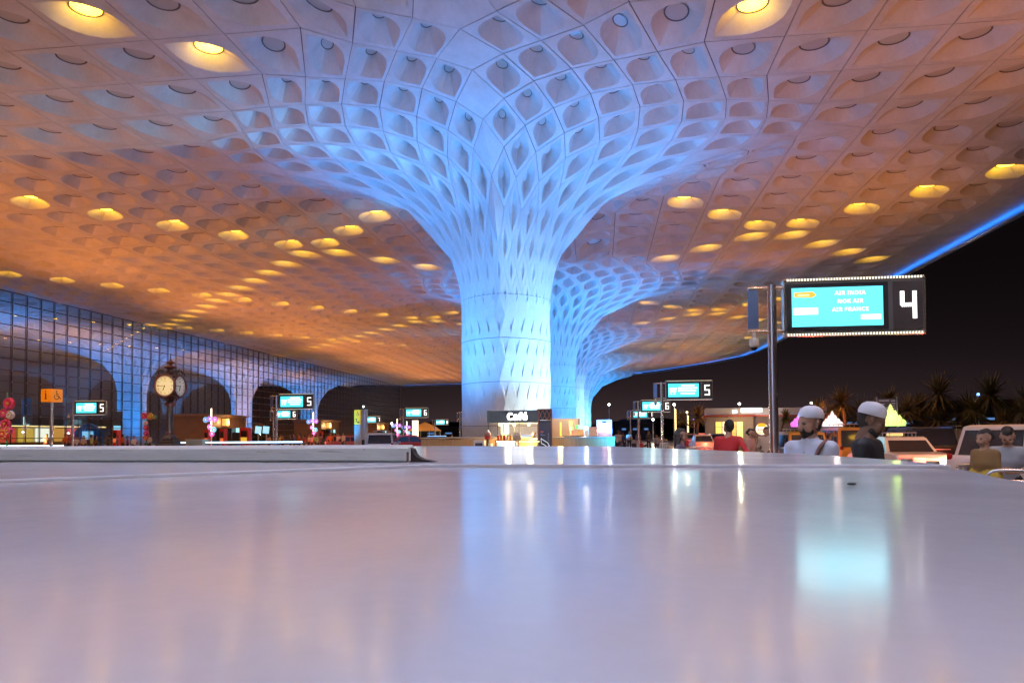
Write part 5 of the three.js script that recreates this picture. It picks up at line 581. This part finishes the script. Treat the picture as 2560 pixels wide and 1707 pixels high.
// burger restaurant
{
  const Z = 74, p = at(1880, 1080, Z), o = thing('restaurant', 'single-storey burger restaurant with a red eaves band and lit front', 'restaurant', V(p.x, -.03, p.z), -.12), wm = M(.36, .27, .24, .7, 0, { map: mottle });
  part('side_wall', bx(4.6, 3.2, 6, -2.1, 1.6, -3, .02), wm, o); part('main_wall', bx(7, 3.2, 6, 3.6, 1.6, -3.4, .02), M(.2, .13, .12, .7, 0, { map: mottle }), o);
  part('eaves', [bx(5.2, .16, 6.6, -2.1, 3.3, -3, .03), bx(7.4, .16, 6.6, 3.7, 3.28, -3.3, .03)], M(.4, .05, .03, .5), o); part('parapet', [bx(4.7, .7, 6, -2.1, 3.75, -3), bx(7, .7, 6, 3.6, 3.72, -3.4)], M(.42, .36, .35, .7), o);
  for (let i = 0; i < 4; i++) { const w = part('window', bx(.62, 1.9, .06, -3.2 + i * .68, 1.75, .02), glow(1, [.62, .8, .5, .7][i], [.12, .45, .1, .2][i], [1.6, 2.2, 1.4, 1.8][i]), o); part('bars', [bx(.04, 1.9, .04, -3.2 + i * .68 - .3, 1.75, .07), bx(.6, .03, .04, -3.2 + i * .68, 2.2, .07), bx(.6, .03, .04, -3.2 + i * .68, 1.5, .07)], mat.frame, w); }
  part('fascia_light', [bx(2.0, .42, .1, .0, 3.85, .1, .02)], glow(1, .95, .86, 4), o); part('small_sign_light', bx(.42, .32, .1, -1.6, 3.72, .1, .02), glow(1, .95, .86, 3), o);
  const kt = canvasTex(128, 128, (x) => { x.clearRect(0, 0, 128, 128); x.fillStyle = '#6a5148'; x.fillRect(0, 0, 128, 128); x.fillStyle = '#fff6ea'; x.beginPath(); x.arc(64, 64, 60, 0, 7); x.fill(); x.fillStyle = '#f2a020'; x.fillRect(26, 6, 76, 34); x.beginPath(); x.ellipse(64, 38, 40, 34, 0, PI, 0); x.fill(); x.fillRect(26, 96, 76, 12); x.fillStyle = '#c02a2a'; x.font = 'bold 34px sans-serif'; x.textAlign = 'center'; x.fillText('KING', 64, 84); });
  part('round_sign_light', new THREE.CircleGeometry(.62, 28).translate(1.0, 1.95, -.33), new THREE.MeshStandardMaterial({ map: kt, emissive: C(1, 1, 1), emissiveMap: kt, emissiveIntensity: .8, side: THREE.DoubleSide }), o); part('round_sign_box', cyl(.66, .66, .16, 0, 0, 0, 28).rotateX(PI / 2).translate(1.0, 1.95, -.41 - .1), mat.frame, o); part('door', bx(.9, 2.3, .08, 2.1, 1.15, -.37), M(.06, .06, .07, .3), o); part('terrace_rail', [0, 1, 2, 3].map(i => bx(3, .05, .05, .3, .35 + i * .22, 1.4)).concat([0, 1, 2, 3, 4].map(i => bx(.06, 1.05, .06, -1.2 + i * .75, .52, 1.4))), M(.4, .33, .3, .6), o);
  point(V(p.x - 1.5, 2.6, p.z + 2.2), C(1, .72, .35), 20, 10); point(V(p.x + 1.5, 3.4, p.z + 1.5), C(1, .9, .8), 8, 8);
}
// palms: a leaning trunk and rosettes of stiff blades
function rosette(c, R, n, droop = .5) { const v = []; for (let i = 0; i < n; i++) { const az = i * 2.39996 + rr(-.2, .2), el = lerp(1.35, -.75, Math.pow((i + .5) / n, .85)) + rr(-.12, .12), L = R * rr(.75, 1.1), d0 = V(Math.cos(az) * Math.cos(el), Math.sin(el), Math.sin(az) * Math.cos(el)), sd = V(-Math.sin(az), 0, Math.cos(az)), P = []; for (let k = 0; k <= 4; k++) { const s = k / 4; P.push(c.clone().addScaledVector(d0, L * s).add(V(0, -droop * L * s * s * .5 * Math.cos(el), 0))); } for (let k = 0; k < 4; k++) { const w0 = R * .032 * [1, 1.15, .9, .5, .05][k], w1 = R * .032 * [1, 1.15, .9, .5, .05][k + 1], a = P[k].clone().addScaledVector(sd, w0), b = P[k].clone().addScaledVector(sd, -w0), e = P[k + 1].clone().addScaledVector(sd, -w1), f = P[k + 1].clone().addScaledVector(sd, w1); for (const q of [a, b, e, a, e, f]) v.push(q.x, q.y, q.z); } } const g = new THREE.BufferGeometry(); g.setAttribute('position', new THREE.Float32BufferAttribute(v, 3)); return clean(g); }
const leafMs = [M(.085, .075, .024, .6), M(.06, .07, .02, .6), M(.10, .075, .028, .65)];
function palm(px, py, Z, R, label, heads, group) { const top = at(px, py, Z), b = onFloor(px + rr(-30, 20), Z), base = V(b.x, -.03, b.z), o = thing('palm_tree', label, 'palm tree', base, 0, group), local = (v) => v.clone().sub(base), tp = local(top), mid = tp.clone().multiplyScalar(.5).add(V(rr(-.3, .3), 0, rr(-.2, .2))); const tr = part('trunk', tube([V(0, 0, 0), mid, tp], R * .07, 8, 14), mat.trunk, o); const crown = [rosette(tp, R, 170)]; for (const [dx, dy, k] of heads) { const q = tp.clone().add(V(dx * R, dy * R, rr(-.4, .4) * R)); crown.push(rosette(q, R * k, 120)); part('branch', tube([mid, mid.clone().lerp(q, .5).add(V(dx * .2, -.1, 0)), q], R * .045, 7, 10), mat.trunk, o); } part('crown', crown, leafMs[(px | 0) % 3], o); }
const PG = 'spiky palms on the road island';
palm(2348, 985, 56, 2.1, 'tall spiky palm with several crowns beside the direction board', [[-1.1, -.6, .75], [.9, -.5, .8], [-.2, -.9, .8]], PG); palm(2478, 988, 54, 2.1, 'tall spiky palm on a bent trunk above the white sport utility car', [[.9, -.3, .8], [-.7, -.5, .6]], PG); palm(2300, 1018, 58, 1.6, 'low drooping palm left of the tall palm', [[-.8, -.3, .8]], PG); palm(2225, 1005, 60, 1.7, 'palm standing behind the direction board', [[.9, -.2, .8], [-.8, -.4, .8]], PG); palm(2105, 1008, 62, 1.9, 'palm rising behind the orange van taxi', [[-.9, -.3, .8], [.9, -.4, .9]], PG); palm(2400, 1030, 57, 1.4, 'short palm between the two tall palms', [[.7, -.2, .8]], PG); palm(2555, 1032, 50, 1.5, 'palm at the edge of the road island past the white car', [[-.7, -.3, .7]], PG); palm(1965, 1042, 66, 1.1, 'small palm in front of the burger restaurant roof', [], PG); palm(2040, 1035, 64, 1.4, 'bushy palm behind the dark taxi', [[.8, -.2, .8]], PG); palm(1745, 1040, 120, 2.6, 'far palm left of the burger restaurant', [[-1, -.2, .8]], PG);
{ const bush = (px, Z, w, lab) => { const p = onFloor(px, Z), o = thing('shrub', lab, 'shrub', V(p.x, -.03, p.z), 0, 'low shrubs on the island'), g = []; for (let i = 0; i < 7; i++) g.push(rosette(V(rr(-w, w), rr(.3, .8), rr(-.6, .6)), rr(.6, .95), 60, .9)); part('foliage', g, leafMs[1], o); part('stem', cyl(.06, .04, .5, 0, 0, 0, 6), mat.trunk, o); }; bush(2320, 58, 2.4, 'dark low shrub at the foot of the tall palm'); bush(2440, 54, 2, 'dark low shrub left of the bent palm'); bush(2200, 62, 2.4, 'dark low shrub under the direction board'); bush(2100, 63, 2.2, 'dark low shrub behind the orange van taxi'); bush(2530, 51, 2, 'dark low shrub past the white car'); }
// glowing lotus ornaments
function lotus(px, Z, base, h, c, lab) { const p = at(px, base, Z), o = thing('lotus_light', lab, 'lotus light', V(p.x, -.03, p.z), 0, 'glowing lotus ornaments'); part('stem', cyl(.08, .06, p.y + .05, 0, 0, 0, 8), mat.dark, o); const m = glow(...c, .75, [.4, .4, .4]), pet = (x, hh, r) => lathe([[r * .6, 0], [r, hh * .35], [r * .85, hh * .7], [r * .3, hh * .93], [0, hh]], 14).translate(x, p.y + .03, 0); part('petal_light', pet(0, h, h * .16), m, o); for (const [x, k] of [[-.2, .72], [.2, .72], [-.38, .5], [.38, .5], [-.54, .3], [.54, .3]]) part('petal_light', pet(x * h, h * k, h * .13), m, o); part('glow_base', bx(h * 1.2, .06, .3, 0, p.y + .03, 0), m, o); point(V(p.x, p.y + h * .4, p.z + .8), C(...c), 6, 10); }
lotus(2006, 46, 1066, 1.05, [1, .12, .75], 'pink glowing lotus ornament beyond the dark taxi'); lotus(2082, 48, 1065, 1.0, [1, .78, .72], 'pale pink glowing lotus ornament above the orange van taxi'); lotus(2228, 46, 1064, 1.35, [.62, .95, .2], 'yellow-green glowing lotus ornament below the direction board');
{ const p = onFloor(2220, 50), o = thing('direction_board', 'grey direction board on two posts among the palms', 'sign', V(p.x, -.03, p.z), -.05); for (const s of [-1, 1]) part('post', cyl(.05, .05, 3.9, s * .62, 0, 0, 10), mat.steelDull, o); const t = canvasTex(128, 96, (x) => { x.fillStyle = '#4a454c'; x.fillRect(0, 0, 128, 96); x.fillStyle = '#b9b4ba'; for (const [a, b, w] of [[8, 10, 70], [8, 34, 40], [8, 58, 66], [8, 80, 30], [92, 12, 26], [92, 30, 26], [92, 46, 22], [92, 62, 26]]) x.fillRect(a, b, w, 5); }); part('board', bx(1.2, .95, .06, 0, 3.3, 0), M(.1, .095, .105, .5), o); part('lettering', new THREE.PlaneGeometry(1.18, .93).translate(0, 3.3, .034), face(t, .25), o); }
// street lamps far off
function lamp(px, py, Z, c, k, lab, dots) { const p = at(px, py, Z), o = thing('street_lamp', lab, 'street lamp', V(p.x, -.03, p.z), 0); part('mast', cyl(.12, .07, p.y - .1, 0, 0, 0, 8), mat.steelDull, o); part('lamp_head', ball(Z * .0011 + .06, 0, p.y, 0, 12), glow(...c, k), o); if (dots) { const n = 14; part('light_string', [...Array(n)].map((_, i) => ball(.12, .16, p.y * (.35 + .55 * i / n), .1, 6)), glow(1, .75, .3, 3), o); } point(V(p.x, p.y - .4, p.z), C(...c), 90, 6); }
lamp(1523, 1011, 150, [.95, 1, .85], 12, 'tall white street lamp just right of the last column'); lamp(1633, 1048, 120, [.85, 1, .8], 14, 'bright greenish street lamp between the road gate signs'); lamp(1686, 1011, 110, [1, .95, .75], 12, 'street lamp wrapped in yellow light strings', true); lamp(1736, 1049, 140, [.1, .25, 1], 10, 'blue street lamp left of the burger restaurant'); lamp(1718, 1030, 130, [1, .8, .4], 3, 'dim street lamp wrapped in yellow light strings', true); lamp(1849, 1009, 100, [.95, 1, .8], 10, 'white street lamp above the burger restaurant'); lamp(2029, 1007, 110, [1, .95, .6], 9, 'yellowish street lamp above the dark taxi'); lamp(2447, 985, 90, [.1, .3, 1], 8, 'blue street lamp between the tall palms'); lamp(2433, 1006, 80, [1, .55, .15], 8, 'orange street lamp between the tall palms'); lamp(908, 1016, 190, [.9, 1, .8], 14, 'bright greenish street lamp beyond the far gate signs'); lamp(976, 1024, 200, [.9, 1, .8], 12, 'greenish street lamp left of the gate 6 sign by the cafe'); lamp(979, 1058, 170, [1, .95, .85], 12, 'low white street lamp below the gate 6 sign');
// far sheds and hills of the airport
{ const far = (px0, px1, py, Z, c, lab) => { const a = at(px0, py, Z), b = at(px1, py, Z), o = thing('far_shed', lab, 'building', V((a.x + b.x) / 2, -.16, a.z)), w = b.x - a.x; part('wall', bx(w, a.y - .6, 12, 0, (a.y - .6) / 2, -6), M(...c, .8), o); part('roof', prism([[-w / 2 - .4, 0], [w / 2 + .4, 0], [w / 2 - 1.5, 1.3], [-w / 2 + 1.5, 1.0]], 13).translate(0, a.y - .58, -12.5), M(c[0] * .7, c[1] * .8, c[2] * 1.3, .7), o); part('window_light', [0, 1, 2].map(i => bx(w * .1, .5, .05, -w * .3 + i * w * .28, a.y * .55, .03)), glow(.2, .45, 1, .5), o); }; far(1800, 2070, 1052, 150, [.12, .09, .1], 'long low airport shed behind the burger restaurant'); far(2080, 2330, 1022, 170, [.07, .07, .09], 'dim blue-roofed shed behind the palms'); far(2340, 2620, 1005, 180, [.05, .05, .07], 'dark far building behind the tall palms'); far(1540, 1640, 1050, 210, [.07, .06, .08], 'dark far hall right of the last column'); far(1000, 1160, 1070, 260, [.08, .06, .06], 'dark far hall left of the cafe column'); }
struct('hills', (() => { const s = []; for (let i = 0; i <= 40; i++) s.push([-600 + i * 40, 6 + 7 * Math.sin(i * 1.7) * Math.sin(i * .53) + 5 * rnd()]); return prism([[-600, 0], ...s, [1000, 0]], 20).translate(0, -.2, -520); })(), M(.02, .018, .02, 1));
{ const p = onFloor(1062, 150), o = thing('tent', 'pale yellow tent beyond the silver car', 'tent', p); part('canopy', lathe([[3.6, 2.4], [2.4, 3.3], [.6, 4.1], [0, 4.3]], 20), M(.6, .42, .12, .7), o); for (let i = 0; i < 6; i++) part('pole', cyl(.06, .06, 2.45, 3.4 * Math.cos(i * 1.047), 0, 3.4 * Math.sin(i * 1.047), 6), mat.steelDull, o); point(V(p.x, 2, p.z), C(1, .75, .3), 30, 6); }
renderer.render(scene, camera);
